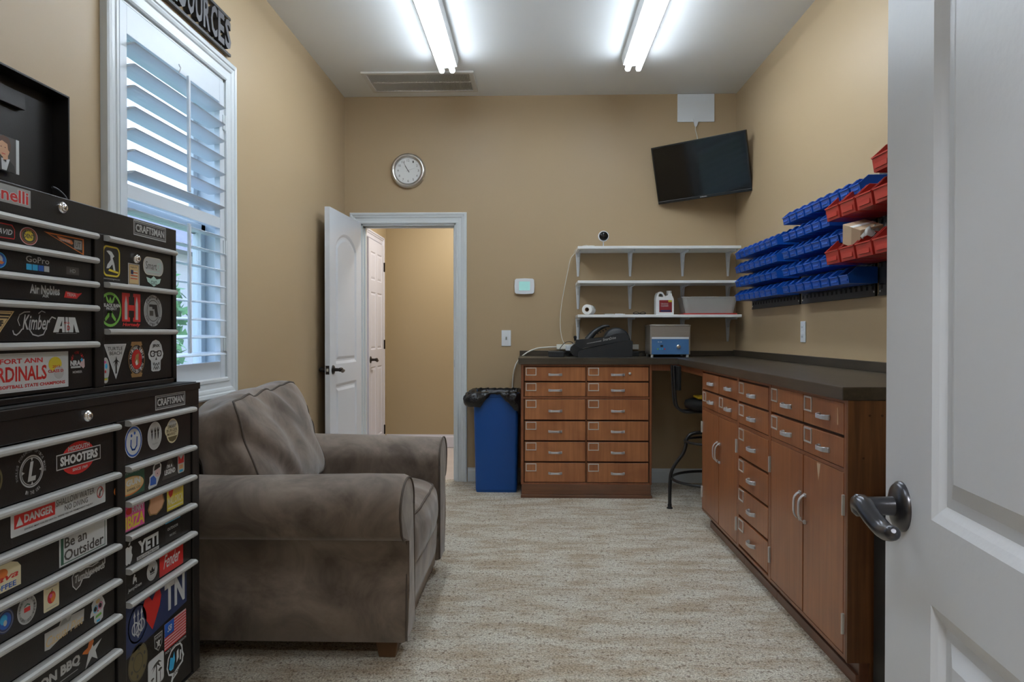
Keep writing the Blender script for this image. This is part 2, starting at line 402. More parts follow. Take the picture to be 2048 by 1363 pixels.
# the hall beyond the far doorway
struct('wall_hall_back', MB().box(HX0 - .1, HX1 + .1, HY1, HY1 + .1, 0, HZ), M['hallwall'])
struct('wall_hall_left', MB().box(HX0 - .1, HX0, 5.95, HY1, 0, HZ), M['hallwall'])
struct('wall_hall_right', MB().box(HX1, HX1 + .1, 5.95, HY1, 0, HZ), M['hallwall'])
struct('ceiling_hall', MB().box(HX0 - .1, HX1 + .1, 5.97, HY1 + .1, HZ, HZ + .1), M['ceil'])
struct('floor_hall', MB().box(HX0 - .1, HX1 + .1, 5.90, HY1 + .1, -.12, -.004), M['halltile'])

def base_profile(h=.11, t=.014): return [(0, 0), (t, 0), (t, h * .78), (t * .55, h * .9), (t * .45, h), (0, h)]
struct('baseboard_back', MB().prism([(YB - p, z) for p, z in base_profile()], 'X', DX1 + .088, XR), M['white'])
struct('baseboard_right', MB().prism([(XR - p, z) for p, z in base_profile()], 'Y', YF, 2.44), M['white'])
struct('baseboard_left', MB().prism([(XL + p, z) for p, z in base_profile()], 'Y', YF, YB - .02), M['white'])
struct('baseboard_hall', MB().prism([(HY1 - p, z) for p, z in base_profile(.13)], 'X', HX0, HX1), M['hallwhite'])

def sweep(mb, corners, prof, fn, closed=False):
    n = len(prof); m = len(corners); vs = []
    for (u, v, du, dv) in corners:
        for o, h in prof: vs.append(fn(u + du * o, v + dv * o, h))
    fs = []
    for i in range(m if closed else m - 1):
        j = (i + 1) % m
        for k in range(n):
            l = (k + 1) % n; fs.append((i * n + k, i * n + l, j * n + l, j * n + k))
    mb.add(vs, fs)
    if not closed: mb.add(vs[:n], [tuple(range(n))]); mb.add(vs[-n:], [tuple(range(n))[::-1]])
    return mb
CASE = [(0, 0), (0, .012), (.006, .016), (.018, .016), (.022, .012), (.045, .013), (.050, .018), (.060, .021), (.066, .021), (.070, .026), (.083, .028), (.09, .024), (.09, 0)]
# far doorway trim + jamb
t = MB(); sweep(t, [(DX0, 0, -1, 0), (DX0, DZ, -1, 1), (DX1, DZ, 1, 1), (DX1, 0, 1, 0)], [(o * .96 - .004, h) for o, h in CASE], lambda u, v, h: (u, YB - h, v))
struct('trim_1', t, M['white'])
j = MB().box(DX0 - .001, DX0 + .016, YB - .002, YB + .125, 0, DZ).box(DX1 - .016, DX1 + .001, YB - .002, YB + .125, 0, DZ).box(DX0, DX1, YB - .002, YB + .125, DZ - .016, DZ)
j.box(DX0 + .016, DX0 + .028, YB + .045, YB + .09, 0, DZ - .016).box(DX1 - .028, DX1 - .016, YB + .045, YB + .09, 0, DZ - .016).box(DX0, DX1, YB + .045, YB + .09, DZ - .028, DZ - .016)
jm = struct('trim_2', j, M['white'])
put('strike_plate', MB().box(DX1 - .018, DX1 - .0155, YB + .004, YB + .034, .90, .96), M['bronze'], jm)
# near doorway jamb and trim
t = MB().box(-.43, -.41, .03, YF + .005, 0, 2.05).box(.41, .43, .03, YF + .005, 0, 2.05).box(-.43, .43, .03, YF + .005, 2.03, 2.05)
sweep(t, [(-.43, 0, -1, 0), (-.43, 2.05, -1, 1), (.43, 2.05, 1, 1), (.43, 0, 1, 0)], CASE, lambda u, v, h: (u, YF + h, v))
struct('trim_3', t, M['white'])

# ---- window: casing, jamb, sash, panes
win = sthing('window_1', (XL, 3.08, WZ0))
t = MB(); sweep(t, [(WY0, WZ0 + .055, -1, -1), (WY0, WZ1, -1, 1), (WY1, WZ1, 1, 1), (WY1, WZ0 + .055, 1, -1)], [(o * 1.06, h * 1.05) for o, h in CASE], lambda u, v, h: (XL + h, u, v), closed=True)
put('casing', t, M['white'], win)
put('jamb', MB().box(XL - .15, XL + .003, WY0, WY0 + .012, WZ0, WZ1).box(XL - .15, XL + .003, WY1 - .012, WY1, WZ0, WZ1).box(XL - .15, XL + .003, WY0, WY1, WZ1 - .012, WZ1).box(XL - .15, XL + .003, WY0, WY1, WZ0, WZ0 + .03), M['white'], win)
for nm, xo, z0, z1 in (('lower_sash', -.10, WZ0 + .03, 1.69), ('upper_sash', -.135, 1.65, WZ1 - .012)):
    s = MB(); a0, a1 = WY0 + .012, WY1 - .012
    s.box(XL + xo - .014, XL + xo + .014, a0, a0 + .045, z0, z1).box(XL + xo - .014, XL + xo + .014, a1 - .045, a1, z0, z1)
    s.box(XL + xo - .014, XL + xo + .014, a0, a1, z0, z0 + .045).box(XL + xo - .014, XL + xo + .014, a0, a1, z1 - .04, z1)
    so = put(nm, s, M['white'], win, bevel=.003)
    put('pane', MB().box(XL + xo - .002, XL + xo + .002, a0 + .045, a1 - .045, z0 + .045, z1 - .04), M['glass'], so)

# ---- louvred shutter panel set inside the casing
sh = thing('window_shutter', 'white louvred shutter panel with two tilt rods covering the window on left wall', 'shutter', (XL, 3.08, WZ0))
SY0, SY1 = WY0 + .014, WY1 - .016; SX = XL - .006
f = MB(); st = .047
for y0, y1 in ((SY0, SY0 + st), (SY1 - st, SY1)): f.box(SX - .014, SX + .014, y0, y1, .94, 2.374)
f.box(SX - .0135, SX + .0135, SY0 + st, SY1 - st, 2.268, 2.374).box(SX - .0135, SX + .0135, SY0 + st, SY1 - st, 1.668, 1.720).box(SX - .0135, SX + .0135, SY0 + st, SY1 - st, .94, 1.036)
put('shutter_frame', f, M['louver'], sh, bevel=.002)
def louver(z, tilt):
    n = 14; pr = []
    for i in range(n):
        a = 2 * PI * i / n; x = .0445 * math.cos(a); y = .0055 * math.sin(a)
        pr.append((x * math.cos(tilt) - y * math.sin(tilt) + SX, x * math.sin(tilt) + y * math.cos(tilt) + z))
    mb = MB()
    P = [(p[0], p[1]) for p in pr]
    mb.prism(P, 'Y', SY0 + st + .002, SY1 - st - .002); 
    put('louver', mb, M['louver'], sh, smooth=False)
for k in range(7): louver(1.720 + .0391 + k * .0783, R(10))
for k in range(8): louver(1.036 + .0395 + k * .079, R(-7))
RX = SX + .054
for z0, z1 in ((1.765, 2.25), (1.085, 1.632)):
    put('tilt_rod', MB().box(RX - .006, RX + .005, 3.073, 3.09, z0, z1), M['louver'], sh, bevel=.002)
for z in (2.18, 1.58, 1.12):
    put('hinge', MB().box(XL + .008, XL + .013, SY1 - .018, SY1 + .012, z - .035, z + .035).cyl((XL + .015, SY1, z - .036), (XL + .015, SY1, z + .036), .004, 8), M['white'], sh)
put('tilt_hook', MB().tube([(SX + .014, 3.08, 2.262), (SX + .022, 3.08, 2.285), (SX + .014, 3.08, 2.30)], .003, 6), M['pull'], sh)

# ---- outdoors seen through the louvres
struct('ground_outside', MB().box(-45, -1.7, -15, 60, -.35, -.25), M['grassm'])
hs = thing('brick_house', 'red brick neighbouring house seen outside through the louvres', 'house', (-10, 14, -.3))
put('brick_wall', MB().box(-13, -9.5, 8, 24, -.3, 3.3), M['brick'], hs)
put('roof', MB().prism([(-13.6, 3.3), (-9.0, 3.3), (-11.3, 5.0)], 'Y', 7.6, 24.4), M['roofm'], hs)
for y in (10.5, 14.5, 18.5):
    wn = put('house_window', MB().box(-9.51, -9.44, y - .55, y + .55, .8, 2.3), M['siding'], hs)
    put('house_pane', MB().box(-9.45, -9.42, y - .45, y + .45, .9, 2.2), M['roofm'], wn)
def bush(cx, cy, cz, r, h, lab):
    mb = MB(); rnd = random.Random(int(cx * 10 + cy * 7))
    for i in range(900):
        a = rnd.uniform(0, 2 * PI); b = math.acos(rnd.uniform(-.9, 1)); q = rnd.uniform(.75, 1.05)
        p = Vector((cx + r * q * math.sin(b) * math.cos(a), cy + r * q * math.sin(b) * math.sin(a), cz + h * .5 + h * .5 * q * math.cos(b)))
        d1 = Vector((rnd.uniform(-1, 1), rnd.uniform(-1, 1), rnd.uniform(-1, 1))).normalized() * .13; d2 = d1.cross(Vector((rnd.uniform(-1, 1), rnd.uniform(-1, 1), 1))).normalized() * .07
        mb.add([p - d1, p + d2, p + d1, p - d2], [(0, 1, 2, 3)])
    o = thing('shrub', lab, 'shrub', (cx, cy, cz), group='shrubs outside the window')
    put('foliage', mb, M['leaves'], o)
    put('stem', MB().cyl((cx, cy, cz), (cx, cy, cz + h * .6), .05, 8), M['legwood'], o)
bush(-7.4, 13.2, -.25, 1.0, 3.1, 'tall green shrub outside the window in front of the brick house')
bush(-6.2, 10.2, -.25, .9, 2.2, 'lower green shrub outside the window, nearer than the tall one')

# ================================================================ DOORS
def poly_inset(poly, d):
    n = len(poly); out = []
    for i in range(n):
        p0, p1, p2 = Vector(poly[i - 1]), Vector(poly[i]), Vector(poly[(i + 1) % n])
        e1 = (p1 - p0).normalized(); e2 = (p2 - p1).normalized()
        n1 = Vector((-e1.y, e1.x)); n2 = Vector((-e2.y, e2.x)); b = (n1 + n2); b.normalize()
        out.append(p1 + b * d / max(.3, b.dot(n1)))
    return [tuple(v) for v in out]
STEPS = [(.010, -.004), (.020, -.009), (.032, -.009), (.052, -.002)]
def panel_door(W, H, T, panels, steps=STEPS):
    """leaf in local coords: x 0..W from hinge, y 0..-T thickness, z 0..H ; moulded on both faces"""
    mb = MB()
    for face, sg in ((0, 1), (-T, -1)):
        outer = [(0, 0), (W, 0), (W, H), (0, H)]
        loops = [outer] + panels
        tris = tessellate_polygon([[Vector((p[0], p[1], 0)) for p in l] for l in loops])
        flat = [p for l in loops for p in l]
        mb.add([(p[0], face, p[1]) for p in flat], [tuple(t) for t in tris])
        for pl_ in panels:
            prev = pl_; pd = 0
            for d, h in steps:
                cur = poly_inset(pl_, d); n = len(cur)
                mb.add([(p[0], face + sg * pd, p[1]) for p in prev] + [(p[0], face + sg * h, p[1]) for p in cur], [(i, (i + 1) % n, n + (i + 1) % n, n + i) for i in range(n)])
                prev = cur; pd = h
            mb.add([(p[0], face + sg * pd, p[1]) for p in prev], [tuple(range(len(prev)))])
    mb.add([(x, y, z) for x, z in ((0, 0), (W, 0), (W, H), (0, H)) for y in (0, -T)], [(0, 1, 3, 2), (2, 3, 5, 4), (4, 5, 7, 6), (6, 7, 1, 0)])
    return mb
def rect_panel(x0, x1, z0, z1): return [(x0, z0), (x1, z0), (x1, z1), (x0, z1)]
def arch_panel(x0, x1, z0, z1, rise):
    n = 12; return [(x0, z0), (x1, z0)] + [(x1 + (x0 - x1) * i / n, z1 - rise + rise * (1 - (2 * i / n - 1) ** 2) ** .8) for i in range(n + 1)]
def lever(parent, x, z, y, sg, m, tox, L=.105, name='door_handle'):
    """rose and wave lever; y face, sg outward sign, tox = direction of the lever along x"""
    mb = MB()
    mb.lathe([(0, y + sg * .011), (.018, y + sg * .011), (.028, y + sg * .008), (.0325, y + sg * .003), (.0325, y)][::-1 if sg > 0 else 1], (x, 0, z), 'Y', 32)
    mb.lathe([(.0135, y), (.012, y + sg * .02), (.0115, y + sg * .042), (.014, y + sg * .046), (.0145, y + sg * .056), (.010, y + sg * .061), (0, y + sg * .062)], (x, 0, z), 'Y', 20)
    pts = [(x, y + sg * .052, z + .002), (x + tox * .02, y + sg * .053, z + .004), (x + tox * .045, y + sg * .05, z - .006), (x + tox * .07, y + sg * .046, z - .014), (x + tox * (L - .01), y + sg * .046, z - .011), (x + tox * L, y + sg * .047, z - .006)]
    sp_ = smoothpath(pts, 5); n = len(sp_)
    rr = [.0115 - .004 * abs(i / (n - 1) - .1) + .0015 * math.sin(i / (n - 1) * PI) for i in range(n)]
    rr[-3] *= .92; rr[-2] *= .75; rr[-1] *= .35
    mb.tube(sp_, rr, 16)
    return put(name, mb, m, parent)
T = .035
# near door (opened towards the camera's right)
d1 = sthing('door_1', (.398, .224, .012), R(90) - math.atan2(.086, .806), local=True)
LW, LH = .812, 2.025
leaf = panel_door(LW, LH, T, [rect_panel(.135, LW - .147, .22, .838), arch_panel(.135, LW - .147, .938, 1.90, .10)])
put('door_leaf', leaf, M['doorwhite'], d1)
lever(d1, LW - .057, .933, 0, 1, M['pewter'], -1)
lever(d1, LW - .057, .933, -T, -1, M['pewter'], -1)
put('latch', MB().box(LW - .001, LW + .0015, -T / 2 - .0125, -T / 2 + .0125, .905, .962).box(LW, LW + .009, -T / 2 - .006, -T / 2 + .006, .923, .943), M['pewter'], d1)
for z in (.2, 1.0, 1.8): put('hinge', MB().cyl((-.004, .004, z - .045), (-.004, .004, z + .045), .006, 10), M['bronze'], d1)
# far door leaf folded back against the left wall
fa = math.atan2(5.02 - 5.80, -1.399 + 1.362)
d2 = sthing('door_2', (-1.362, 5.80, .012), fa, local=True)
LW, LH = .768, 2.025
leaf = panel_door(LW, LH, T, [rect_panel(.13, LW - .13, .24, .80), arch_panel(.13, LW - .13, .94, 1.88, .10)])
put('door_leaf', leaf, M['doorwhite'], d2)
lever(d2, LW - .065, .905, 0, 1, M['bronze'], -1)
lever(d2, LW - .065, .905, -T, -1, M['bronze'], -1)
put('latch', MB().box(LW - .001, LW + .002, -.030, -.005, .875, .935).box(LW, LW + .004, -.024, -.010, .895, .915, 1), [M['bronze'], M['brass']], d2)
# side door in the hall
d3 = sthing('door_3', (HX0 + .004, 7.27, .0), R(-90), local=True)
W3 = .66
pn = [rect_panel(a, b, z0, z1) for a, b in ((.09, .29), (.37, .57)) for z0, z1 in ((.2, .86), (1.02, 1.55), (1.66, 1.92))]
leaf = panel_door(W3, 2.03, T, pn, [(.01, -.006), (.03, -.001)])
leaf.v = [(v[0], v[1] + .0325, v[2]) for v in leaf.v]
put('door_leaf', leaf, M['hallwhite'], d3)
lever(d3, W3 - .06, .93, .0325, 1, M['bronze'], -1)
for z in (.22, 1.06, 1.82): put('hinge', MB().box(-.024, .004, .03, .038, z - .045, z + .045).cyl((-.006, .040, z - .045), (-.006, .040, z + .045), .006, 8), M['bronze'], d3)
t = MB(); sweep(t, [(7.28, 0, 1, 0), (7.28, 2.045, 1, 1), (6.60, 2.045, -1, 1), (6.60, 0, -1, 0)], [(o * .8, h) for o, h in CASE], lambda u, v, h: (HX0 + h + .004, u, v))
struct('trim_4', t, M['hallwhite'])

# ================================================================ CEILING: fluorescent strips and return vent
def strip_light(x, lab, y0=2.60, y1=5.04):
    t = thing('fluorescent_light', lab, 'ceiling light', (x, (y0 + y1) / 2, ZC), group='fluorescent ceiling strips')
    put('housing', MB().prism([(x - .075, ZC), (x - .075, ZC - .012), (x - .066, ZC - .055), (x - .02, ZC - .062), (x + .02, ZC - .062), (x + .066, ZC - .055), (x + .075, ZC - .012), (x + .075, ZC)], 'Y', y0, y1), M['fixture'], t)
    for s in (-1, 1):
        cx = x + s * .036
        put('tube', MB().cyl((cx, y0 + .012, ZC - .083), (cx, y1 - .012, ZC - .083), .0185, 12), M['tube'], t, label='glowing white fluorescent tube')
        for yy in (y0 + .002, y1 - .014):
            put('lamp_holder', MB().box(cx - .014, cx + .014, yy, yy + .012, ZC - .100, ZC - .05), M['fixture'], t, bevel=.004)
strip_light(-.590, 'lit twin-tube fluorescent strip on the ceiling nearer the window, above the vent')
strip_light(.667, 'lit twin-tube fluorescent strip on the ceiling nearer the parts bins')
strip_light(-.590, 'unseen short fluorescent strip added near the entrance as foreground fill, window side', .35, 1.15)  # this strip and the next are out of view, added to brighten the foreground
strip_light(.667, 'unseen short fluorescent strip added over the near door as foreground fill, bins side', .35, 1.15)  # second of the added fill strips, also out of view
v = thing('return_air_vent', 'rectangular off-white slotted return air vent in the ceiling above the doorway', 'vent', (-.83, 5.48, ZC))
vx0, vx1, vy0, vy1 = -1.24, -.43, 5.265, 5.695
f = MB(); m_ = .035
f.box(vx0, vx1, vy0, vy0 + m_, ZC - .014, ZC).box(vx0, vx1, vy1 - m_, vy1, ZC - .014, ZC).box(vx0, vx0 + m_, vy0 + m_, vy1 - m_, ZC - .014, ZC).box(vx1 - m_, vx1, vy0 + m_, vy1 - m_, ZC - .014, ZC)
f.box(vx0 + m_, vx1 - m_, (vy0 + vy1) / 2 - .006, (vy0 + vy1) / 2 + .006, ZC - .012, ZC)
put('vent_frame', f, M['vent'], v, bevel=.003)
s = MB(); n = 62
for i in range(n):
    x = vx0 + m_ + (i + .5) * (vx1 - vx0 - 2 * m_) / n
    s.add([(x - .0035, vy0 + m_, ZC - .011), (x - .0035, vy1 - m_, ZC - .011), (x + .003, vy1 - m_, ZC - .003), (x + .003, vy0 + m_, ZC - .003)], [(0, 1, 2, 3)])
put('slats', s, M['vent'], v, solid=.0012)
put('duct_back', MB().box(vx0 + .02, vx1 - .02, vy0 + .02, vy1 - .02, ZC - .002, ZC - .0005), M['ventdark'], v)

# ================================================================ BACK WALL: clock, antenna, television, thermostat, plates
ck = thing('wall_clock', 'round silver-rimmed wall clock with white dial above the doorway', 'clock', (-.991, YB, 2.449))
c = (-.991, 0, 2.449)
put('rim', MB().lathe([(.137, YB), (.137, YB - .02), (.131, YB - .036), (.120, YB - .042), (.108, YB - .036), (.102, YB - .024), (.102, YB - .015)][::-1], c, 'Y', 48), M['satin'], ck)
put('dial', MB().lathe([(.104, YB - .016), (0, YB - .016)], c, 'Y', 48), M['face'], ck)
nb = MB()
for k in range(1, 13):
    a = R(90 - 30 * k); sx, sz = c[0] + .080 * math.cos(a), c[2] + .080 * math.sin(a); tw = .020 if k > 9 else .011
    vs, fs = text_mesh(str(k)); nb.add([(sx + (u - .5) * tw, YB - .0166, sz + (q - .5) * .018) for u, q in vs], fs)
for k in range(60):
    a = R(6 * k); r0, r1 = .095, .099
    d = Vector((math.cos(a), math.sin(a))); p = Vector((-d.y, d.x)) * .0006
    q = [d * r0 - p, d * r0 + p, d * r1 + p, d * r1 - p]; nb.add([(c[0] + w_.x, YB - .0166, c[2] + w_.y) for w_ in q], [(0, 1, 2, 3)])
put('numerals', nb, M['blackink'], ck)
def hand(ang, L, wd, y, nm):
    d = Vector((math.sin(R(ang)), math.cos(R(ang)))); p = Vector((-d.y, d.x)) * wd
    q = [d * -.015 - p, d * -.015 + p, d * L + p * .4, d * L - p * .4]
    mb = MB(); mb.add([(c[0] + a.x, y, c[2] + a.y) for a in q] + [(c[0] + a.x, y + .001, c[2] + a.y) for a in q], [(0, 1, 2, 3), (7, 6, 5, 4), (0, 1, 5, 4), (1, 2, 6, 5), (2, 3, 7, 6), (3, 0, 4, 7)])
    put(nm, mb, M['blackink'], ck)
hand(327, .045, .0032, YB - .0195, 'hour_hand'); hand(331, .078, .0022, YB - .0215, 'minute_hand'); hand(70, .06, .0006, YB - .0225, 'second_hand')
put('clock_glass', MB().lathe([(.1035, YB - .028), (.06, YB - .030), (0, YB - .031)], c, 'Y', 48), M['glass'], ck)

an = thing('flat_antenna', 'square white flat panel antenna on back wall touching the ceiling above the television', 'antenna', (1.26, YB, 2.92))
put('panel', MB().box(1.117, 1.404, YB - .009, YB - .001, 2.815, ZC - .002), M['plate'], an, bevel=.004)
put('connector', MB().prism([(1.235, 2.845), (1.285, 2.845), (1.270, 2.79), (1.265, 2.778), (1.253, 2.778), (1.248, 2.79)], 'Y', YB - .016, YB - .006), M['plate'], an, bevel=.003)
put('cable', MB().tube(smoothpath([(1.258, YB - .012, 2.785), (1.257, YB - .012, 2.75), (1.268, YB - .014, 2.70), (1.275, YB - .03, 2.62), (1.28, YB - .08, 2.52)]), .0035, 8), M['cable'], an)

tvr = thing('television', 'black flat-screen television tilted down in the corner by the antenna', 'television', (1.236, 5.56, 2.393), local=True)
tvr.rotation_mode = 'XYZ'
yaw, tl, rl = -.565, .253, .041
tm = Matrix.Rotation(yaw, 4, 'Z') @ Matrix.Rotation(tl, 4, 'X') @ Matrix.Rotation(-rl, 4, 'Y')
tvr.rotation_euler = tm.to_euler('XYZ')
w2, h2 = .3625, .216
f = MB(); b_ = .012
f.box(-w2, w2, -.004, .03, h2 - b_, h2).box(-w2, w2, -.004, .03, -h2, -h2 + .02).box(-w2, -w2 + b_, -.004, .03, -h2 + .02, h2 - b_).box(w2 - b_, w2, -.004, .03, -h2 + .02, h2 - b_).box(-w2 + b_, w2 - b_, .004, .03, -h2 + .02, h2 - b_)
put('bezel', f, M['tvframe'], tvr, bevel=.002)
put('screen', MB().box(-w2 + b_, w2 - b_, 0, .0045, -h2 + .02, h2 - b_), M['tvscreen'], tvr)
put('back_shell', MB().box(-w2 + .03, w2 - .03, .03, .06, -h2 + .02, h2 - .05), M['blackplastic'], tvr, bevel=.02, seg=3)
lg = MB(); vs, fs = text_mesh('SAMSUNG', 0, .01); lg.add([(-.026 + u * .052, -.0046, -h2 + .006 + q * .0085) for u, q in vs], fs)
put('logo', lg, M['traygrey'], tvr, label='small grey lettering on lower bezel')
mt = MB()   # wall arm down to the corner, in television axes
inv = (Matrix.Translation((1.236, 5.56, 2.393)) @ tm).inverted()
def tvp(p): return inv @ Vector(p)
mt.tube([(0, .05, -.02), tvp((1.40, 5.74, 2.36)), tvp((1.40, 5.825, 2.36))], .016, 10)
a = [tvp((1.36 + dx, 5.822 + dy, 2.28 + dz)) for dz in (0, .16) for dy in (0, .006) for dx in (0, .08)]
mt.add(a, [(0, 2, 3, 1), (4, 5, 7, 6), (0, 1, 5, 4), (2, 6, 7, 3), (0, 4, 6, 2), (1, 3, 7, 5)])
mt.box(-.09, .09, .055, .066, -.09, .09)
put('wall_arm', mt, M['blackplastic'], tvr)

th = thing('thermostat', 'white thermostat with pale green display on the back wall', 'thermostat', (-.075, YB, 1.54))
put('housing', MB().prism([(-.150, 1.490), (-.140, 1.480), (-.075, 1.477), (-.010, 1.480), (0, 1.490), (.003, 1.538), (0, 1.588), (-.010, 1.597), (-.075, 1.600), (-.140, 1.597), (-.150, 1.588), (-.153, 1.538)], 'Y', YB - .03, YB), M['plate'], th, bevel=.006, seg=3)
put('display', MB().box(-.117, -.032, YB - .0315, YB - .029, 1.505, 1.575), M['lcd'], th, label='pale green lit display')
sw = thing('light_switch', 'white wall plate with small toggle on the back wall below the thermostat', 'switch', (-.22, YB, 1.13))
put('plate', MB().box(-.256, -.181, YB - .007, YB, 1.068, 1.194), M['plate'], sw, bevel=.004)
put('toggle', MB().box(-.223, -.213, YB - .017, YB - .006, 1.120, 1.142), M['greystrip'], sw, bevel=.002)
ou = thing('wall_outlet', 'white outlet plate on right wall below the parts bins', 'outlet', (XR, 4.37, 1.18))
put('plate', MB().box(XR - .007, XR, 4.333, 4.41, 1.117, 1.24), M['plate'], ou, bevel=.004)
for z in (1.15, 1.205): put('socket', MB().box(XR - .010, XR - .006, 4.355, 4.388, z - .016, z + .016), M['plate'], ou, bevel=.003)
for z in (1.15, 1.205): put('slots', MB().box(XR - .0108, XR - .0098, 4.362, 4.364, z - .006, z + .006).box(XR - .0108, XR - .0098, 4.378, 4.380, z - .006, z + .006), M['blackink'], ou)

# ---- sign over the window
sg = thing('wall_sign', 'black cut-out lettered sign between two rails on left wall above the window', 'sign', (XL, 3.2, 2.6))
mb = MB().box(XL + .008, XL + .022, 2.62, 3.586, 2.518, 2.530, 0).box(XL + .008, XL + .022, 2.62, 3.586, 2.693, 2.705, 0)
put('rail', MB().box(XL + .006, XL + .02, 2.20, 3.588, 2.517, 2.530), M['sign'], sg, bevel=.001)
put('rail', MB().box(XL + .006, XL + .02, 2.20, 3.588, 2.692, 2.705), M['sign'], sg, bevel=.001)
mb = MB(); word = 'RESOURCES'; lw = .0775
for i, chh in enumerate(word):
    y0 = 3.580 - lw * (len(word) - i)
    solid_text(mb, chh, lambda u, q, d, y0=y0: (XL + d, y0 + .004 + u * (lw - .010), 2.5395 + q * .143), .004, .026, 0, bold=.03, mi_side=1)
put('letters', mb, [M['signface'], M['sign']], sg)
for y in (2.7, 3.1, 3.55): put('standoff', MB().cyl((XL, y, 2.5235), (XL + .008, y, 2.5235), .005, 8), M['sign'], sg)

# ================================================================ WORKTOP
wt = thing('worktop', 'dark L-shaped worktop with low backsplash running along back and right walls', 'worktop', (1.0, 5.3, .95))
CT0, CT1 = .950, .994
put('back_slab', MB().prism([(-.112, 5.245), (1.010, 5.245), (1.010, 5.828), (-.112, 5.828)], 'Z', CT0, CT1), M['counter'], wt, bevel=.003)
put('side_slab', MB().box(1.010, XR - .002, 2.452, 5.828, CT0, CT1), M['countery'], wt, bevel=.003)
put('backsplash', MB().box(-.112, 1.555, 5.806, 5.828, CT1, 1.034), M['counter'], wt, bevel=.002)
put('backsplash', MB().box(XR - .022, XR - .002, 2.452, 5.828, CT1, 1.040), M['countery'], wt, bevel=.002)
put('apron', MB().box(.835, 1.05, 5.275, 5.30, .905, .949).box(1.035, 1.06, 4.575, 5.275, .905, .949), M['woodframe'], wt)

# ================================================================ DRAWER CABINETS
ROWS6 = [(.829, .932), (.719, .822), (.554, .702), (.407, .546), (.258, .399), (.110, .250)]
def front_box(fn, u0, u1, w0, w1, z0, z1):
    a = fn(u0, w0); b = fn(u1, w1); return (a[0], b[0], a[1], b[1], z0, z1)
def pull(fn, u, z, parent, vert=False, L=.094, out=.026):
    mb = MB(); n = 12
    def pt(s, w, o):
        a = s; 
        if vert: x, y = fn(u + o, w); return (x, y, z + a)
        x, y = fn(u + a, w); return (x, y, z + o)
    prof = []
    for i in range(n + 1):
        s = -L / 2 + L * i / n; q = 1 - (2 * i / n - 1) ** 4
        prof.append((s, .004 + (out - .004) * q))
    wd = .0072; th_ = .0045
    vs = []
    for s, w_ in prof:
        ww = wd * (1.35 - .35 * (1 - (2 * s / L) ** 2))
        vs += [pt(s, w_, -ww), pt(s, w_, ww), pt(s, max(0, w_ - th_), ww), pt(s, max(0, w_ - th_), -ww)]
    fs = []
    for i in range(n):
        for k in range(4):
            l = (k + 1) % 4; fs.append((i * 4 + k, i * 4 + l, i * 4 + 4 + l, i * 4 + 4 + k))
    mb.add(vs, fs, 0, False); mb.add(vs[:4], [(0, 1, 2, 3)]); mb.add(vs[-4:], [(3, 2, 1, 0)])
    for s in (-L / 2 + .005, L / 2 - .005):
        c = []
        for w_ in (0, .008):
            for ds in (-.007, .007):
                for oo in (-.0075, .0075): c.append(pt(s + ds, w_, oo))
        mb.add(c, [(0, 1, 3, 2), (4, 6, 7, 5), (0, 4, 5, 1), (2, 3, 7, 6), (0, 2, 6, 4), (1, 5, 7, 3)])
    return put('handle', mb, M['pull'], parent, bevel=.001, seg=1)
def holder(fn, u0, u1, z0, z1, parent):
    mb = MB(); t = .006
    for a, b, c, d in ((u0, u1, z0, z0 + t), (u0, u1, z1 - t, z1), (u0, u0 + t, z0 + t, z1 - t), (u1 - t, u1, z0 + t, z1 - t)): mb.box(*front_box(fn, a, b, 0, .0035, c, d))
    return put('label_holder', mb, M['brass'], parent)
def drawer(fn, u0, u1, z0, z1, parent, wm, hold=None, pu=None, pz=None, flip=1):
    g = .0022
    d = put('drawer', MB().box(*front_box(fn, u0 + g, u1 - g, -.017, 0, z0 + g, z1 - g)), wm, parent, bevel=.0015, seg=1)
    d.location = Vector((0, 0, 0))
    if hold: holder(fn, hold[0], hold[1], z1 - .062, z1 - .006, d)
    pull(fn, pu if pu is not None else (u0 + u1) / 2, pz if pz is not None else (z0 + z1) / 2 - .004, d)
    return d

# back-wall cabinet
cb = thing('drawer_cabinet', 'twelve-drawer amber wooden cabinet against the back wall beside the blue waste bin', 'cabinet', (.37, 5.5, 0))
fnS = lambda u, w_: (u, 5.262 - w_)
put('carcass', MB().box(-.093, -.073, 5.262, 5.80, .095, .949).box(.818, .834, 5.262, 5.80, .095, .949).box(-.073, .818, 5.79, 5.80, .095, .949).box(-.073, .818, 5.264, 5.79, .935, .949).box(-.073, .818, 5.264, 5.79, .095, .108)
    .box(.3675, .3745, 5.264, 5.79, .108, .935).box(-.073, .818, 5.263, 5.28, .703, .718), M['woodframe'], cb, bevel=.0015, seg=1)
put('carcass_interior', MB().box(-.072, .817, 5.278, 5.785, .109, .934), M['gap'], cb)
put('plinth', MB().box(-.088, .829, 5.262, 5.79, .022, .095).box(-.094, .836, 5.250, 5.80, .0, .022), M['woodbase'], cb, bevel=.003)
for ci, (u0, u1) in enumerate(((-.068, .3665), (.3755, .812))):
    for r_, (z0, z1) in enumerate(ROWS6):
        d = drawer(fnS, u0, u1, z0, z1, cb, M['wood'], hold=(u0 + .010, u0 + .085), pu=u0 + .219, pz=(.876, .765, .618, .472, .323, .175)[r_])
        if ci == 1 and r_ == 0: put('lock', MB().lathe([(.0095, 5.262), (.0095, 5.256), (.006, 5.254), (0, 5.254)], (u0 + .303, 0, .885), 'Y', 16), M['brass'], d)

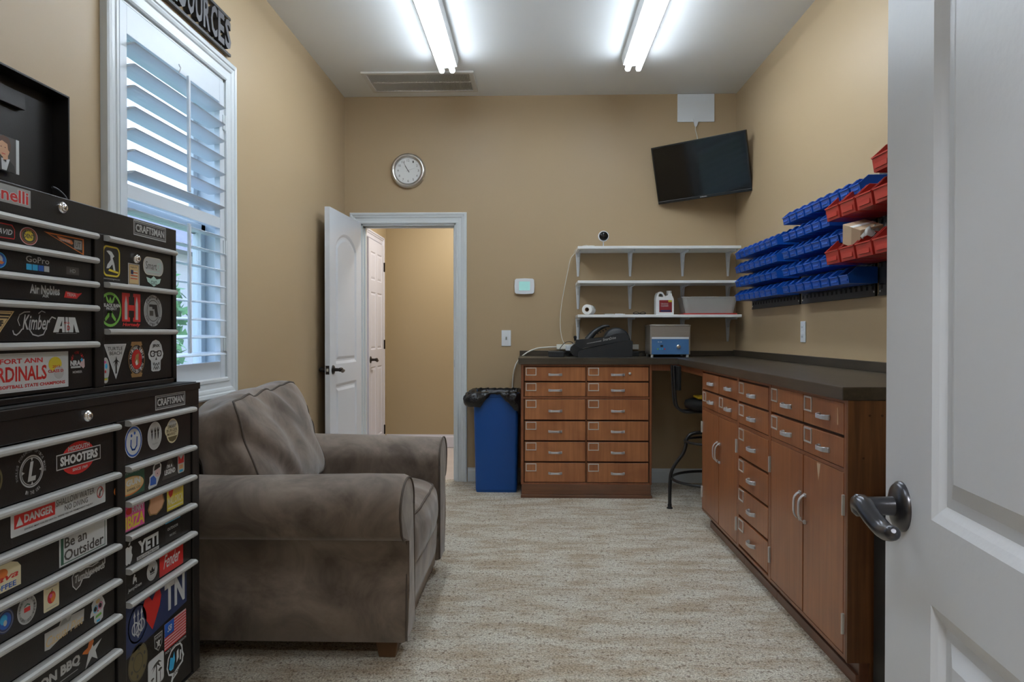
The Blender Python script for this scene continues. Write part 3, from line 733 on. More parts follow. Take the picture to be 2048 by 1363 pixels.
# right-wall run: three units side by side
fnW = lambda u, w_: (1.030 - w_, u)
def run_unit(name, lab, y0, y1, end=False):
    t = thing(name, lab, 'cabinet', (1.3, (y0 + y1) / 2, 0))
    c = MB().box(1.030, XR - .02, y0, y0 + .016, .095, .949).box(1.030, XR - .02, y1 - .016, y1, .095, .949).box(XR - .03, XR - .02, y0, y1, .095, .949).box(1.032, XR - .03, y0, y1, .937, .949).box(1.032, XR - .03, y0, y1, .085, .099)
    put('carcass', c, M['woodframe'], t, bevel=.0012, seg=1)
    put('carcass_interior', MB().box(1.046, XR - .035, y0 + .017, y1 - .017, .1, .936), M['gap'], t)
    put('plinth', MB().box(1.075, XR - .03, y0 + (0.012 if not end else .0), y1 - (.07 if name == 'small_drawer_cupboard' else 0), .0, .085).box(1.064, 1.076, y0, y1 - (.07 if name == 'small_drawer_cupboard' else 0), 0, .04), M['woodbasey'], t, bevel=.002)
    return t
def cupdoor(t, u0, u1, hinge_at, handle_at, chip=False):
    g = .0022; mb = MB().box(*front_box(fnW, u0 + g, u1 - g, -.017, 0, .101 + g, .708 - g))
    if chip: mb.add([(1.0296, u0 + .20, .700), (1.0296, u0 + .235, .700), (1.0296, u0 + .218, .635)], [(0, 1, 2)], 1)
    d = put('cupboard_door', mb, [M['woodw'], M['chipped']], t, bevel=.0012, seg=1)
    pull(fnW, handle_at, .505, d, vert=True, L=.112, out=.030)
    for z in (.60, .205):
        h = MB().box(*front_box(fnW, hinge_at - .005, hinge_at + .005, .0, .004, z - .034, z + .034)); h.cyl((1.024, hinge_at, z - .034), (1.024, hinge_at, z + .034), .0042, 8)
        put('hinge', h, M['brass'], d)
    return d
ua = run_unit('small_drawer_cupboard', 'orange-brown base unit at the far end of the right bench, by the stool', 3.765, 4.562)
for u0, u1 in ((4.156, 4.546), (3.781, 4.150)):
    for i, (z0, z1) in enumerate(((.829, .932), (.724, .822))):
        drawer(fnW, u0, u1, z0, z1, ua, M['woodw'], hold=(u1 - .085, u1 - .012) if i else None, pu=(u0 + u1) / 2 - .03, pz=(z0 + z1) / 2 - .005)
cupdoor(ua, 4.156, 4.546, 4.548, 4.180); cupdoor(ua, 3.781, 4.150, 3.780, 4.126)
put('door_rail', MB().box(1.031, 1.045, 3.781, 4.546, .708, .724), M['woodframe'], ua)
ub = run_unit('drawer_cupboard', 'single column of six orange-brown drawers in the middle of the right bench', 3.262, 3.765)
for i, (z0, z1) in enumerate(ROWS6):
    drawer(fnW, 3.282, 3.750, z0, z1, ub, M['woodw'], hold=(3.66, 3.742), pu=3.515, pz=(z0 + z1) / 2 - .006)
put('door_rail', MB().box(1.031, 1.045, 3.28, 3.75, .703, .718), M['woodframe'], ub)
uc = run_unit('large_drawer_cupboard', 'orange-brown base unit with dark end panel at the near end of the right bench', 2.470, 3.262, end=True)
for k, (u0, u1) in enumerate(((2.862, 3.244), (2.488, 2.856))):
    for i, (z0, z1) in enumerate(((.829, .940), (.720, .822))):
        d = drawer(fnW, u0, u1, z0, z1, uc, M['woodw'], hold=(u1 - .085, u1 - .010), pu=(u0 + u1) / 2 - .02, pz=(z0 + z1) / 2 - .008)
        if k == 1 and i == 0: put('chip_mark', MB().box(1.0288, 1.030, 2.535, 2.541, .86, .918), M['chipped'], d)
cupdoor(uc, 2.862, 3.244, 3.250, 2.884); cupdoor(uc, 2.488, 2.856, 2.482, 2.832, chip=True)
put('door_rail', MB().box(1.031, 1.045, 2.488, 3.244, .708, .720), M['woodframe'], uc)
ep = MB().box(1.030, XR - .02, 2.456, 2.470, .085, .949).box(1.105, XR - .02, 2.456, 2.470, 0, .085)
for x, z in ((1.10, .90), (1.14, .90), (1.30, .90), (1.08, .76), (1.085, .59), (1.12, .59)): ep.cyl((x, 2.4545, z), (x, 2.457, z), .004, 8, 1)
ep.box(1.115, 1.126, 2.4545, 2.457, 0, .09, 1)
put('end_panel', ep, [M['darkend'], M['gap']], uc)
cs = thing('storage_case', 'black upright case standing at the near end of the bench, mostly hidden by the door', 'case', (1.25, 2.33, 0))
put('body', MB().box(1.105, 1.50, 2.27, 2.44, .01, .60), M['blackcase'], cs, bevel=.008)
put('lid', MB().box(1.100, 1.505, 2.265, 2.445, .60, .64), M['blackcase'], cs, bevel=.008)
put('foot', MB().box(1.103, 1.118, 2.268, 2.442, 0, .012), M['rubber'], cs); put('foot', MB().box(1.487, 1.502, 2.268, 2.442, 0, .012), M['rubber'], cs)

# ================================================================ PARTS BINS ON LOUVRED PANELS
def bin_meshes(W, D, H, m, lip=.52, name='blue'):
    """hopper bin, local: hangs at y 0 (wall side) and opens towards -x ; x=-D is the front, width along y"""
    t = .0025; prof = [(0, 0), (0, H), (-.70 * D, H), (-D, lip * H), (-D * .95, 0)]
    mb = MB()
    for y in (-W / 2 + .001, W / 2 - .001):
        mb.prism(prof, 'Y', y - t / 2, y + t / 2)
    mb.box(-D * .95, 0, -W / 2, W / 2, 0, t)
    mb.box(-t, 0, -W / 2, W / 2, 0, H)
    mb.add([(-D * .95, -W / 2, 0), (-D * .95, W / 2, 0), (-D, W / 2, lip * H), (-D, -W / 2, lip * H), (-D * .95 + t, -W / 2, 0), (-D * .95 + t, W / 2, 0), (-D + t, W / 2, lip * H), (-D + t, -W / 2, lip * H)], [(0, 3, 2, 1), (4, 5, 6, 7), (3, 7, 6, 2)])
    mb.add([(-D - .0035, -W / 2 - .001, lip * H - .004), (-D - .0035, W / 2 + .001, lip * H - .004), (-D - .0035, W / 2 + .001, lip * H + .002), (-D - .0035, -W / 2 - .001, lip * H + .002), (-D + .003, -W / 2 - .001, lip * H - .004), (-D + .003, W / 2 + .001, lip * H - .004), (-D + .003, W / 2 + .001, lip * H + .002), (-D + .003, -W / 2 - .001, lip * H + .002)],
           [(0, 1, 2, 3)[::-1], (4, 5, 6, 7), (3, 2, 6, 7), (0, 4, 5, 1), (0, 3, 7, 4), (1, 5, 6, 2)])
    rim = MB()
    a_, b_ = -W / 2 + .0012, W / 2 - .0012
    rim.tube([(-.004, a_, H), (-.70 * D, a_, H), (-D, a_, lip * H), (-D, b_, lip * H), (-.70 * D, b_, H), (-.004, b_, H)], .0024, 6)
    hang = MB().box(-.004, .003, -W * .32, W * .32, H - .016, H - .008)
    slot = MB().box(-D * .975 - .0022, -D * .955, -W * .36, W * .36, .012, lip * H * .55)
    return (('body', mb), ('rim', rim), ('hanger', hang), ('card_slot', slot))
def make_bin(name, W, D, H, m, label, group):
    t = thing(name, label, 'bin', (0, 0, 0), group=group, local=True)
    for n_, mb in bin_meshes(W, D, H, m): put(n_, mb, m, t)
    return t
RP = (0, 1, 2)
ordn = ['first', 'second', 'third', 'fourth', 'fifth', 'sixth', 'seventh', 'eighth', 'ninth', 'tenth']
rown = ['bottom', 'second-lowest', 'middle', 'second-highest', 'top']
XP = XR - .0165
def rack(y0, y1, z0, z1, lab):
    t = thing('louvered_panel', lab, 'rack', (XR, (y0 + y1) / 2, z0), group='charcoal louvred wall panels')
    mb = MB().box(XR - .008, XR - .002, y0, y1, z0, z1).box(XR - .012, XR - .002, y0, y1, z0, z0 + .006).box(XR - .012, XR - .002, y0, y0 + .004, z0, z1)
    n = int((y1 - y0) / .058); zz = z0 + .03
    while zz < z1 - .02:
        for i in range(n):
            yc = y0 + (i + .5) * (y1 - y0) / n; mb.box(XR - .0085, XR - .0078, yc - .011, yc + .011, zz, zz + .017, 1)
            mb.add([(XR - .008, yc - .013, zz + .026), (XR - .008, yc + .013, zz + .026), (XR - .015, yc + .013, zz + .017), (XR - .015, yc - .013, zz + .017)], [(0, 1, 2, 3)])
        zz += .098
    put('plate', mb, [M['rack'], M['rackhole']], t)
    for y in (y0 + .015, y1 - .015):
        for z in (z0 + .02, z1 - .02): put('screw', MB().lathe([(0, XR - .011), (.004, XR - .011), (.005, XR - .008)], (0, y, z), 'X', 10), M['brass'], t)
rack(4.415, 5.37, 1.341, 1.80, 'charcoal louvred panel on right wall nearest the back corner, holding only blue bins')
rack(3.445, 4.385, 1.341, 1.89, 'charcoal louvred panel in the middle of right wall under blue and red bins')
rack(2.475, 3.415, 1.341, 1.97, 'charcoal louvred panel nearest the open white door')
BW = .1135; bp = None
def place_bins(y_far, n, ztop, lab):
    global bp
    for i in range(n):
        loc = (XP, y_far - BW * (i + .5), ztop - .0735); lb = lab(i)
        if bp is None:
            bp = make_bin('parts_bin', .093, .134, .0735, M['blue'], lb, 'small blue parts bins'); bp.location = loc
        else: dup(bp, loc, label=lb)
ZT = [1.471, 1.569, 1.667, 1.765, 1.863]
for k in range(4):
    place_bins(5.30, 8, ZT[k], lambda i, k=k: 'blue hopper bin, %s from back corner, %s row of far panel' % (ordn[i], ['bottom', 'second', 'third', 'top'][k]))
for k, n in ((0, 8), (1, 6), (2, 8), (3, 6), (4, 9)):
    place_bins(4.305, n, ZT[k], lambda i, k=k: 'blue hopper bin, %s from its far end, %s row of middle panel' % (ordn[i], ['bottom', 'second', 'middle', 'fourth', 'top'][k]))
rb = None
def place_red(y_far, n, z0, row):
    global rb
    for i in range(n):
        loc = (XP, y_far - .163 * (i + .5), z0); lb = 'larger red hopper bin, %s from the far end of %s red row' % (ordn[i], row)
        if row == 'top': lb = 'larger red hopper bin hanging highest, alone in view beside the door' if i == 0 else 'larger red hopper bin in the topmost row, beyond the door edge'
        if rb is None:
            rb = make_bin('red_parts_bin', .142, .190, .112, M['red'], lb, 'larger red parts bins'); rb.location = loc
        else: dup(rb, loc, label=lb)
place_red(3.535, 4, 1.490, 'lower'); place_red(3.535, 5, 1.692, 'upper'); place_red(3.06, 1, 1.820, 'top')
bx = thing('cardboard_box', 'small tilted cardboard box lying in the second red bin of the lower row', 'box', (1.43, 3.27, 1.60), local=True)
bx.rotation_euler = (R(20), R(-14), R(12))
put('carton', MB().box(-.055, .055, -.06, .06, -.045, .045), M['cardboard'], bx, bevel=.002)
put('side_flap', MB().box(-.0565, -.0545, -.058, .0, -.043, .043), M['cardboard2'], bx)
put('tape', MB().box(-.0560, .0560, -.012, .012, .0445, .0458), M['paper'], bx)
pk = thing('plastic_packet', 'clear crumpled plastic packet tucked beside the cardboard box in the red bin', 'packet', (1.45, 3.19, 1.565))
mb = MB(); rnd = random.Random(3); n = 8
for i in range(n + 1):
    for k in range(n + 1): mb.v.append((1.39 + .1 * i / n + rnd.uniform(-.006, .006), 3.165 + .06 * k / n, 1.575 + .045 * math.sin(i * .9) * math.sin(k * .7) + rnd.uniform(-.008, .008) + .03 * i / n))
for i in range(n):
    for k in range(n): mb.f.append((i * (n + 1) + k, (i + 1) * (n + 1) + k, (i + 1) * (n + 1) + k + 1, i * (n + 1) + k + 1)); mb.mi.append(0); mb.sm.append(True)
put('wrap', mb, M['tub'], pk, solid=.001)

# ================================================================ SHELVES
SHZ = [1.797, 1.541, 1.288]
labs = ['highest of three white wall shelves, with the small round camera on it', 'middle of three white wall shelves, empty', 'lowest of three white wall shelves, with jug, paper roll and plastic tub']
for i, z in enumerate(SHZ):
    x1 = 1.537 if i == 2 else 1.53
    t = thing('wall_shelf', labs[i], 'shelf', (.93, 5.68, z), group='white bracketed shelves on back wall')
    put('board', MB().box(.325, x1, 5.52, YB - .001, z, z + .021), M['melamine'], t, bevel=.003)
    for bxx in (.345, .752, 1.160, 1.512):
        mb = MB()
        for w0, w1, dd in ((.019, .008, .004), (.010, .0045, .013)):      # flat flange, then the raised rib
            zb_ = z - .182
            mb.add([(bxx - w0, YB - .001, z), (bxx + w0, YB - .001, z), (bxx + w1, YB - .001, zb_), (bxx - w1, YB - .001, zb_), (bxx - w0, YB - .001 - dd, z), (bxx + w0, YB - .001 - dd, z), (bxx + w1, YB - .001 - dd, zb_), (bxx - w1, YB - .001 - dd, zb_)],
                   [(0, 1, 2, 3), (7, 6, 5, 4), (0, 4, 5, 1), (1, 5, 6, 2), (2, 6, 7, 3), (3, 7, 4, 0)])
            yf = 5.57
            mb.add([(bxx - w0, YB - .002, z - .0002), (bxx + w0, YB - .002, z - .0002), (bxx + w1, yf, z - .0002), (bxx - w1, yf, z - .0002), (bxx - w0, YB - .002, z - dd), (bxx + w0, YB - .002, z - dd), (bxx + w1, yf, z - dd), (bxx - w1, yf, z - dd)],
                   [(3, 2, 1, 0), (4, 5, 6, 7), (0, 1, 5, 4), (1, 2, 6, 5), (2, 3, 7, 6), (3, 0, 4, 7)])
        mb.prism([(YB - .012, z - .012), (YB - .070, z - .012), (YB - .035, z - .035), (YB - .012, z - .075)], 'X', bxx - .008, bxx + .008)
        put('bracket', mb, M['plate'], t)
# security camera
t = thing('security_camera', 'small round white camera with black face standing on the highest shelf', 'camera', (.528, 5.66, 1.818))
cc = (.528, 0, 1.907)
put('head', MB().lathe([(0, 5.70), (.02, 5.698), (.034, 5.685), (.040, 5.665), (.0405, 5.65), (.038, 5.642), (.034, 5.641)], cc, 'Y', 32), M['plate'], t)
put('lens_face', MB().lathe([(.034, 5.6415), (.034, 5.640), (.012, 5.639), (0, 5.639)], cc, 'Y', 32), M['tvscreen'], t)
put('lens', MB().lathe([(.010, 5.639), (.008, 5.636), (0, 5.635)], cc, 'Y', 20), M['blackink'], t)
put('stand', MB().lathe([(0, 1.826), (.030, 1.825), (.034, 1.8195), (.034, 1.818)][::-1], (.528, 5.665, 0), 'Z', 28).cyl((.528, 5.668, 1.822), (.528, 5.668, 1.872), .004, 8), M['plate'], t)
t = thing('coiled_cable', 'thin white cable coiled on the highest shelf and running to power strip', 'cable', (.40, 5.66, 1.818))
pts = []
for i in range(60):
    a = i * .42; pts.append((.415 + (.045 + .004 * math.sin(i)) * math.cos(a), 5.66 + .035 * math.sin(a), 1.821 + .004 * (i % 7) / 7 + .0002 * i))
pts += [(.36, 5.72, 1.822), (.320, 5.75, 1.815)]
put('coil', MB().tube(pts, .0022, 6), M['cable'], t)
dn = [(.318, 5.755, 1.812), (.315, 5.77, 1.79), (.285, 5.78, 1.75), (.265, 5.80, 1.66), (.232, 5.80, 1.495), (.212, 5.80, 1.37), (.205, 5.80, 1.245), (.215, 5.80, 1.145), (.238, 5.80, 1.082)]
put('hanging_run', MB().tube(smoothpath(dn, 6), .0028, 8), M['cable'], t)
# on the lowest shelf
S3 = SHZ[2] + .021
t = thing('paper_roll', 'white paper roll lying on its side at the left of lowest shelf', 'paper roll', (.42, 5.62, S3))
rc = (.413, 0, S3 + .0385)
put('paper', MB().lathe([(.0165, 5.56), (.037, 5.56), (.0385, 5.562), (.0385, 5.70), (.037, 5.702), (.0165, 5.702)], rc, 'Y', 36), M['paper'], t)
put('core', MB().lathe([(.0165, 5.702), (.0165, 5.561), (.0150, 5.561), (.0150, 5.702)], rc, 'Y', 24), M['cardboard2'], t)
t.rotation_euler = (0, 0, R(-16))
jg = thing('detergent_jug', 'white plastic jug with red label on the lowest shelf beside the tub', 'jug', (.978, 5.60, S3))
z0 = S3
outer = [(.912, z0 + .003), (.916, z0), (1.040, z0), (1.044, z0 + .003), (1.044, z0 + .115), (1.036, z0 + .135), (1.030, z0 + .142), (1.030, z0 + .158), (1.002, z0 + .158), (1.000, z0 + .146), (.982, z0 + .136), (.972, z0 + .150), (.962, z0 + .166), (.945, z0 + .172), (.925, z0 + .166), (.917, z0 + .150), (.912, z0 + .120)]
hole = [(.930, z0 + .136), (.965, z0 + .130), (.962, z0 + .148), (.948, z0 + .158), (.934, z0 + .154)]
tr = tessellate_polygon([[Vector((a, b, 0)) for a, b in outer], [Vector((a, b, 0)) for a, b in hole]]); fl = outer + hole
mb = MB(); ya, yb = 5.565, 5.655
mb.add([(a, ya, b) for a, b in fl], [tuple(q) for q in tr]); mb.add([(a, yb, b) for a, b in fl], [tuple(q) for q in tr])
for lp in (outer, hole):
    n = len(lp); mb.add([(a, ya, b) for a, b in lp] + [(a, yb, b) for a, b in lp], [(i, (i + 1) % n, n + (i + 1) % n, n + i) for i in range(n)])
put('bottle', mb, M['jug'], jg, bevel=.005, seg=3)
put('cap', MB().cyl((1.016, 5.61, z0 + .157), (1.016, 5.61, z0 + .180), .0185, 20), M['jug'], jg, bevel=.002)
lb = MB().box(.936, 1.030, ya - .0012, ya - .0002, z0 + .018, z0 + .108, 0).box(1.003, 1.030, ya - .0018, ya - .001, z0 + .094, z0 + .108, 1).box(.944, 1.022, ya - .0018, ya - .001, z0 + .022, z0 + .034, 2)
for s_, yy in (('UltraSonic', .076), ('CLEANER', .060)):
    vs, fs = text_mesh(s_, .2); lb.add([(.948 + u * .055, ya - .002, z0 + yy + q * .011) for u, q in vs], fs, 3)
put('label', lb, [mat('maroon label', (.24, .018, .022), .4), PAL['Y'], PAL['N'], PAL['W']], jg, label='dark red product label')
tb = thing('plastic_tub', 'clear shallow plastic tub with red lid beneath it at the right of lowest shelf', 'tub', (1.31, 5.68, S3))
put('lid', MB().prism(rrect(1.115, 1.515, 5.55, 5.80, .02), 'Z', S3, S3 + .010), M['redlid'], tb, label='red lid under the tub')
mb = MB(); lo = rrect(1.135, 1.495, 5.575, 5.785, .03); hi = rrect(1.112, 1.518, 5.552, 5.805, .035); n = len(lo)
mb.add([(x, y, S3 + .012) for x, y in lo] + [(x, y, S3 + .128) for x, y in hi], [(i, (i + 1) % n, n + (i + 1) % n, n + i) for i in range(n)] + [tuple(range(n))[::-1]])
put('tub_wall', mb, M['tub'], tb, solid=.002)
put('tub_rim', MB().tube([(x, y, S3 + .129) for x, y in hi], .005, 8, closed=True), M['tub'], tb)
for nm, x, lab_ in (('small_tool', .56, 'flat light grey tool lying left of centre on lowest shelf'), ('small_tool', .64, 'flat white piece beside the grey tool on lowest shelf'), ('folding_glasses', .79, 'pair of dark folded glasses lying on lowest shelf left of the jug')):
    if nm == 'small_tool':
        t = thing(nm, lab_, 'tool', (x, 5.6, S3)); put('body', MB().box(x - .03, x + .03, 5.58, 5.62, S3 + .0005, S3 + .008), M['traygrey'] if x < .6 else M['plate'], t, bevel=.003)
        put('tip', MB().cyl((x + .03, 5.60, S3 + .004), (x + .045, 5.60, S3 + .004), .003, 8), M['brass'], t)
    else:
        t = thing(nm, lab_, 'glasses', (x, 5.6, S3))
        for s in (-1, 1):
            put('lens_rim', MB().tube([(x + s * .026 + .020 * math.cos(a * PI / 8), 5.57, S3 + .0105 + .009 * math.sin(a * PI / 8)) for a in range(16)], .0022, 6, closed=True), M['blackink'], t)
            put('temple', MB().tube([(x + s * .046, 5.57, S3 + .014), (x + s * .045, 5.60, S3 + .010), (x - s * .03, 5.61, S3 + .004)], .002, 6), M['blackink'], t)
        put('bridge', MB().cyl((x - .007, 5.57, S3 + .012), (x + .007, 5.57, S3 + .012), .002, 6), M['blackink'], t)

# ================================================================ ON THE WORKTOP
us = thing('ultrasonic_cleaner', 'stainless steel box cleaner with blue control panel standing on the back worktop', 'cleaner', (.997, 5.55, CT1))
z0 = CT1
put('housing', MB().box(.851, 1.143, 5.452, 5.70, z0 + .020, z0 + .236), M['steel'], us, bevel=.004)
put('top_rim', MB().box(.848, 1.146, 5.449, 5.703, z0 + .228, z0 + .236).box(.86, 1.134, 5.46, 5.69, z0 + .236, z0 + .240), M['steel'], us, bevel=.002)
pn = MB().box(.862, 1.132, 5.4485, 5.4525, z0 + .022, z0 + .148, 0).box(.862, 1.132, 5.447, 5.4487, z0 + .134, z0 + .148, 1).box(.925, .945, 5.447, 5.4487, z0 + .076, z0 + .090, 2)
for i, k in enumerate((4, 5, 5, 3)): pn.box(.902 + i * .0165, .911 + i * .0165, 5.447, 5.4487, z0 + .056, z0 + .065, k)
vs, fs = text_mesh('45 48'); pn.add([(.905 + u * .03, 5.4468, z0 + .108 + q * .009) for u, q in vs], fs, 6)
put('control_panel', pn, [M['bluepanel'], M['plate'], M['blackink'], PAL['R'], PAL['L'], PAL['C'], M['plate']], us, label='blue control panel with buttons')
put('knob', MB().lathe([(.0165, 5.449), (.0165, 5.438), (.012, 5.434), (0, 5.434)][::1], (1.056, 0, z0 + .078), 'Y', 24), M['chrome'], us)
for x in (.868, 1.126):
    for y in (5.47, 5.68): put('foot', MB().cyl((x, y, z0), (x, y, z0 + .022), .010, 12), M['plate'], us)

wd = thing('chain_saw_trainer', 'black wedge-shaped device with curved horn handle on the back worktop under shelves', 'device', (.52, 5.5, CT1))
put('wedge_base', MB().prism([(.322, z0), (.705, z0), (.718, z0 + .006), (.722, z0 + .115), (.700, z0 + .128), (.345, z0 + .055), (.322, z0 + .045)], 'Y', 5.43, 5.60), M['blackplastic'], wd, bevel=.006, seg=2)
put('upper_arm', MB().prism([(.345, z0 + .062), (.69, z0 + .125), (.70, z0 + .150), (.66, z0 + .178), (.60, z0 + .172), (.52, z0 + .148), (.40, z0 + .135), (.31, z0 + .128), (.30, z0 + .09)], 'Y', 5.445, 5.585), M['blackplastic'], wd, bevel=.012, seg=3)
put('drive_wheel', MB().lathe([(0, 5.46), (.085, 5.46), (.098, 5.47), (.10, 5.49), (.10, 5.55), (.098, 5.57), (.085, 5.58), (0, 5.58)], (.61, 0, z0 + .118), 'Y', 40), M['blackplastic'], wd)
hp = [(.40, z0 + .125, .030), (.425, z0 + .16, .024), (.455, z0 + .19, .019), (.49, z0 + .213, .014), (.52, z0 + .226, .010), (.548, z0 + .231, .007), (.560, z0 + .224, .005)]
sp_ = smoothpath([(a, 5.51, b) for a, b, r_ in hp], 4); nn = len(sp_)
put('horn_handle', MB().tube(sp_, [.030 - .025 * (i / (nn - 1)) ** .8 for i in range(nn)], 12), M['blackplastic'], wd)
for i in range(4): 
    x = .47 + i * .02; put('grip_tooth', MB().cyl((x, 5.51, z0 + .176 + i * .011), (x + .006, 5.51, z0 + .170 + i * .010), .004, 6), M['blackplastic'], wd)
put('roller', MB().cyl((.315, 5.45, z0 + .050), (.315, 5.58, z0 + .050), .044, 24), M['rubber'], wd)
put('bulb_knob', MB().lathe([(0, z0 + .158), (.010, z0 + .156), (.013, z0 + .146), (.009, z0 + .136), (.007, z0 + .12)][::-1], (.305, 5.50, 0), 'Z', 16), M['rubber'], wd)
vs, fs = text_mesh('SmartDrive', .15, .01)
mb = MB(); mb.add([(.505 + u * .095, 5.4438, z0 + .118 + u * .017 + q * .020) for u, q in vs], fs)
for i in range(12):
    x = .385 + i * .009; mb.add([(x + .002, 5.4438, z0 + .098 + i * .0016), (x + .009, 5.4438, z0 + .0995 + i * .0016), (x + .009, 5.4438, z0 + .105 + i * .0018), (x + .002, 5.4438, z0 + .100 + i * .0018)], [(0, 1, 2, 3)])
put('lettering', mb, M['traygrey'], wd, label='light grey lettering on the side')
ps = thing('power_strip', 'long white power strip mounted on back wall just above the backsplash', 'power strip', (.5, YB, 1.06))
pm = MB().box(.177, .816, YB - .045, YB - .001, 1.044, 1.084)
put('strip_body', pm, M['cable'], ps, bevel=.003)
put('adaptor', MB().lathe([(0, YB - .085), (.026, YB - .082), (.034, YB - .065), (.034, YB - .046)], (.315, 0, 1.058), 'Y', 24), M['plate'], ps)
put('adaptor', MB().box(.245, .285, YB - .08, YB - .045, 1.035, 1.075), M['plate'], ps, bevel=.005)
put('plug', MB().box(.722, .742, YB - .07, YB - .045, 1.05, 1.075), M['blackplastic'], ps, bevel=.004)
cd = smoothpath([(.178, YB - .025, 1.064), (.10, YB - .03, 1.060), (.02, YB - .035, 1.05), (-.06, YB - .035, 1.015), (-.125, YB - .035, .955), (-.155, YB - .03, .88), (-.168, YB - .02, .78), (-.172, YB - .018, .60), (-.172, YB - .018, .32)], 6)
put('power_cord', MB().tube(cd, .0058, 8), M['cable'], ps)
kb = thing('black_box', 'low black box lying on the back worktop at its left end', 'box', (.18, 5.6, CT1))
put('body', MB().box(.108, .222, 5.50, 5.66, z0, z0 + .040), M['blackplastic'], kb, bevel=.003); put('lid_seam', MB().box(.107, .223, 5.499, 5.661, z0 + .028, z0 + .030), M['rubber'], kb)
tg = thing('cable_tangle', 'tangle of thin black cables on the worktop left of the wedge device', 'cable', (.27, 5.62, CT1))
rnd = random.Random(11); pts = []
for i in range(46):
    a = i * .75; q = .03 + .05 * rnd.random(); pts.append((.262 + q * math.cos(a) * 1.05, 5.645 + .03 * math.sin(a * 1.3), z0 + .006 + .045 * abs(math.sin(a * .6)) * rnd.random()))
put('loops', MB().tube(smoothpath(pts, 4), .0028, 6), M['bcable'], tg)
put('lead', MB().tube(smoothpath([(.185, 5.66, z0 + .01), (.20, 5.68, z0 + .06), (.235, 5.70, z0 + .10), (.27, 5.72, z0 + .112), (.30, 5.73, z0 + .10), (.303, 5.745, z0 + .07)], 5), .0025, 6), M['bcable'], tg)
bb = thing('charger', 'small black charger brick behind the wedge device beside the steel cleaner', 'charger', (.78, 5.74, CT1))
put('brick', MB().box(.725, .81, 5.73, 5.79, z0, z0 + .035), M['blackplastic'], bb, bevel=.004)
put('lead', MB().tube(smoothpath([(.81, 5.76, z0 + .02), (.835, 5.74, z0 + .03), (.845, 5.72, z0 + .008), (.83, 5.69, z0 + .006)], 5), .003, 6), M['bcable'], bb)

# ================================================================ WASTE BIN
wb = thing('waste_bin', 'tall narrow blue plastic waste bin with black liner beside the doorway', 'waste bin', (-.28, 5.55, 0))
def ring(x0, x1, y0, y1, r, z): return [(x, y, z) for x, y in rrect(x0, x1, y0, y1, r)]
loops = [ring(-.425, -.128, 5.430, 5.79, .02, 0), ring(-.430, -.126, 5.424, 5.79, .02, .02), ring(-.445, -.114, 5.415, 5.795, .022, .70), ring(-.453, -.106, 5.405, 5.80, .024, .705), ring(-.453, -.106, 5.405, 5.80, .024, .735), ring(-.441, -.118, 5.417, 5.79, .02, .735), ring(-.425, -.132, 5.44, 5.78, .02, .04)]
mb = MB(); n = len(loops[0])
mb.add([p for l in loops for p in l], [(i * n + k, i * n + (k + 1) % n, (i + 1) * n + (k + 1) % n, (i + 1) * n + k) for i in range(len(loops) - 1) for k in range(n)] + [tuple(range(n))[::-1], tuple(range(6 * n, 7 * n))])
put('bin_body', mb, M['binblue'], wb)
put('scratch', MB().box(-.386, -.384, 5.4195, 5.4225, .36, .46), PAL['T'], wb)
rnd = random.Random(5); N = 96; rows = 9; mb = MB(); base = []
per = rrect(-.458, -.101, 5.400, 5.805, .04, 5)
def along(t):
    P = [Vector(p) for p in per]; L = [(P[(i + 1) % len(P)] - P[i]).length for i in range(len(P))]; T_ = sum(L); d = t * T_
    for i, l in enumerate(L):
        if d <= l and l > 0: return P[i].lerp(P[(i + 1) % len(P)], d / l)
        d -= l
    return P[0]
ctr = Vector((-.28, 5.60))
for k in range(N):
    p = along(k / N); out = (p - ctr).normalized()
    fx = (p.x + .28) / .18; front = max(0, min(1, (5.47 - p.y) / .05))
    drop = .10 + .02 * math.sin(k * .9)
    if p.y < 5.45: drop = .022 + .095 * max(0, min(1, (-.315 - p.x) / .07)) if p.x < -.28 else .022 + 1.05 * max(0, p.x + .255)
    drop = min(drop, .19)
    base.append((p, out, drop))
for j in range(rows):
    for k in range(N):
        p, out, drop = base[k]; t_ = j / (rows - 1)
        wob = .006 * math.sin(k * 1.7 + j * .8) + .004 * math.sin(k * 3.1 + j) + rnd.uniform(-.002, .002)
        if j == 0: q = p - out * .02; z = .742 + wob * .5
        else: q = p + Vector((-.034 * math.sin(t_ * PI * .75) if p.x < -.40 else 0, 0)) + out * (.006 + (.016 if p.x > -.3 or p.y > 5.45 else .030) * math.sin(t_ * PI * .9) * (drop / .1) ** .5 + wob * min(1, drop / .05)); z = .748 + wob * .4 - drop * t_
        mb.v.append((min(q.x, -.0965), min(q.y, YB - .02), z))
for j in range(rows - 1):
    for k in range(N): l = (k + 1) % N; mb.f.append((j * N + k, j * N + l, (j + 1) * N + l, (j + 1) * N + k)); mb.mi.append(0); mb.sm.append(True)
mb.v += [(v[0], v[1], .66) for v in [(ctr.x + (p - ctr).x * .88, ctr.y + (p - ctr).y * .88, 0) for p, o_, d_ in base]]
o_ = rows * N
for k in range(N): l = (k + 1) % N; mb.f.append((k, o_ + k, o_ + l, l)); mb.mi.append(0); mb.sm.append(True)
mb.f.append(tuple(range(o_, o_ + N))); mb.mi.append(0); mb.sm.append(False)
put('liner', mb, M['bag'], wb, label='black plastic liner folded over the rim')

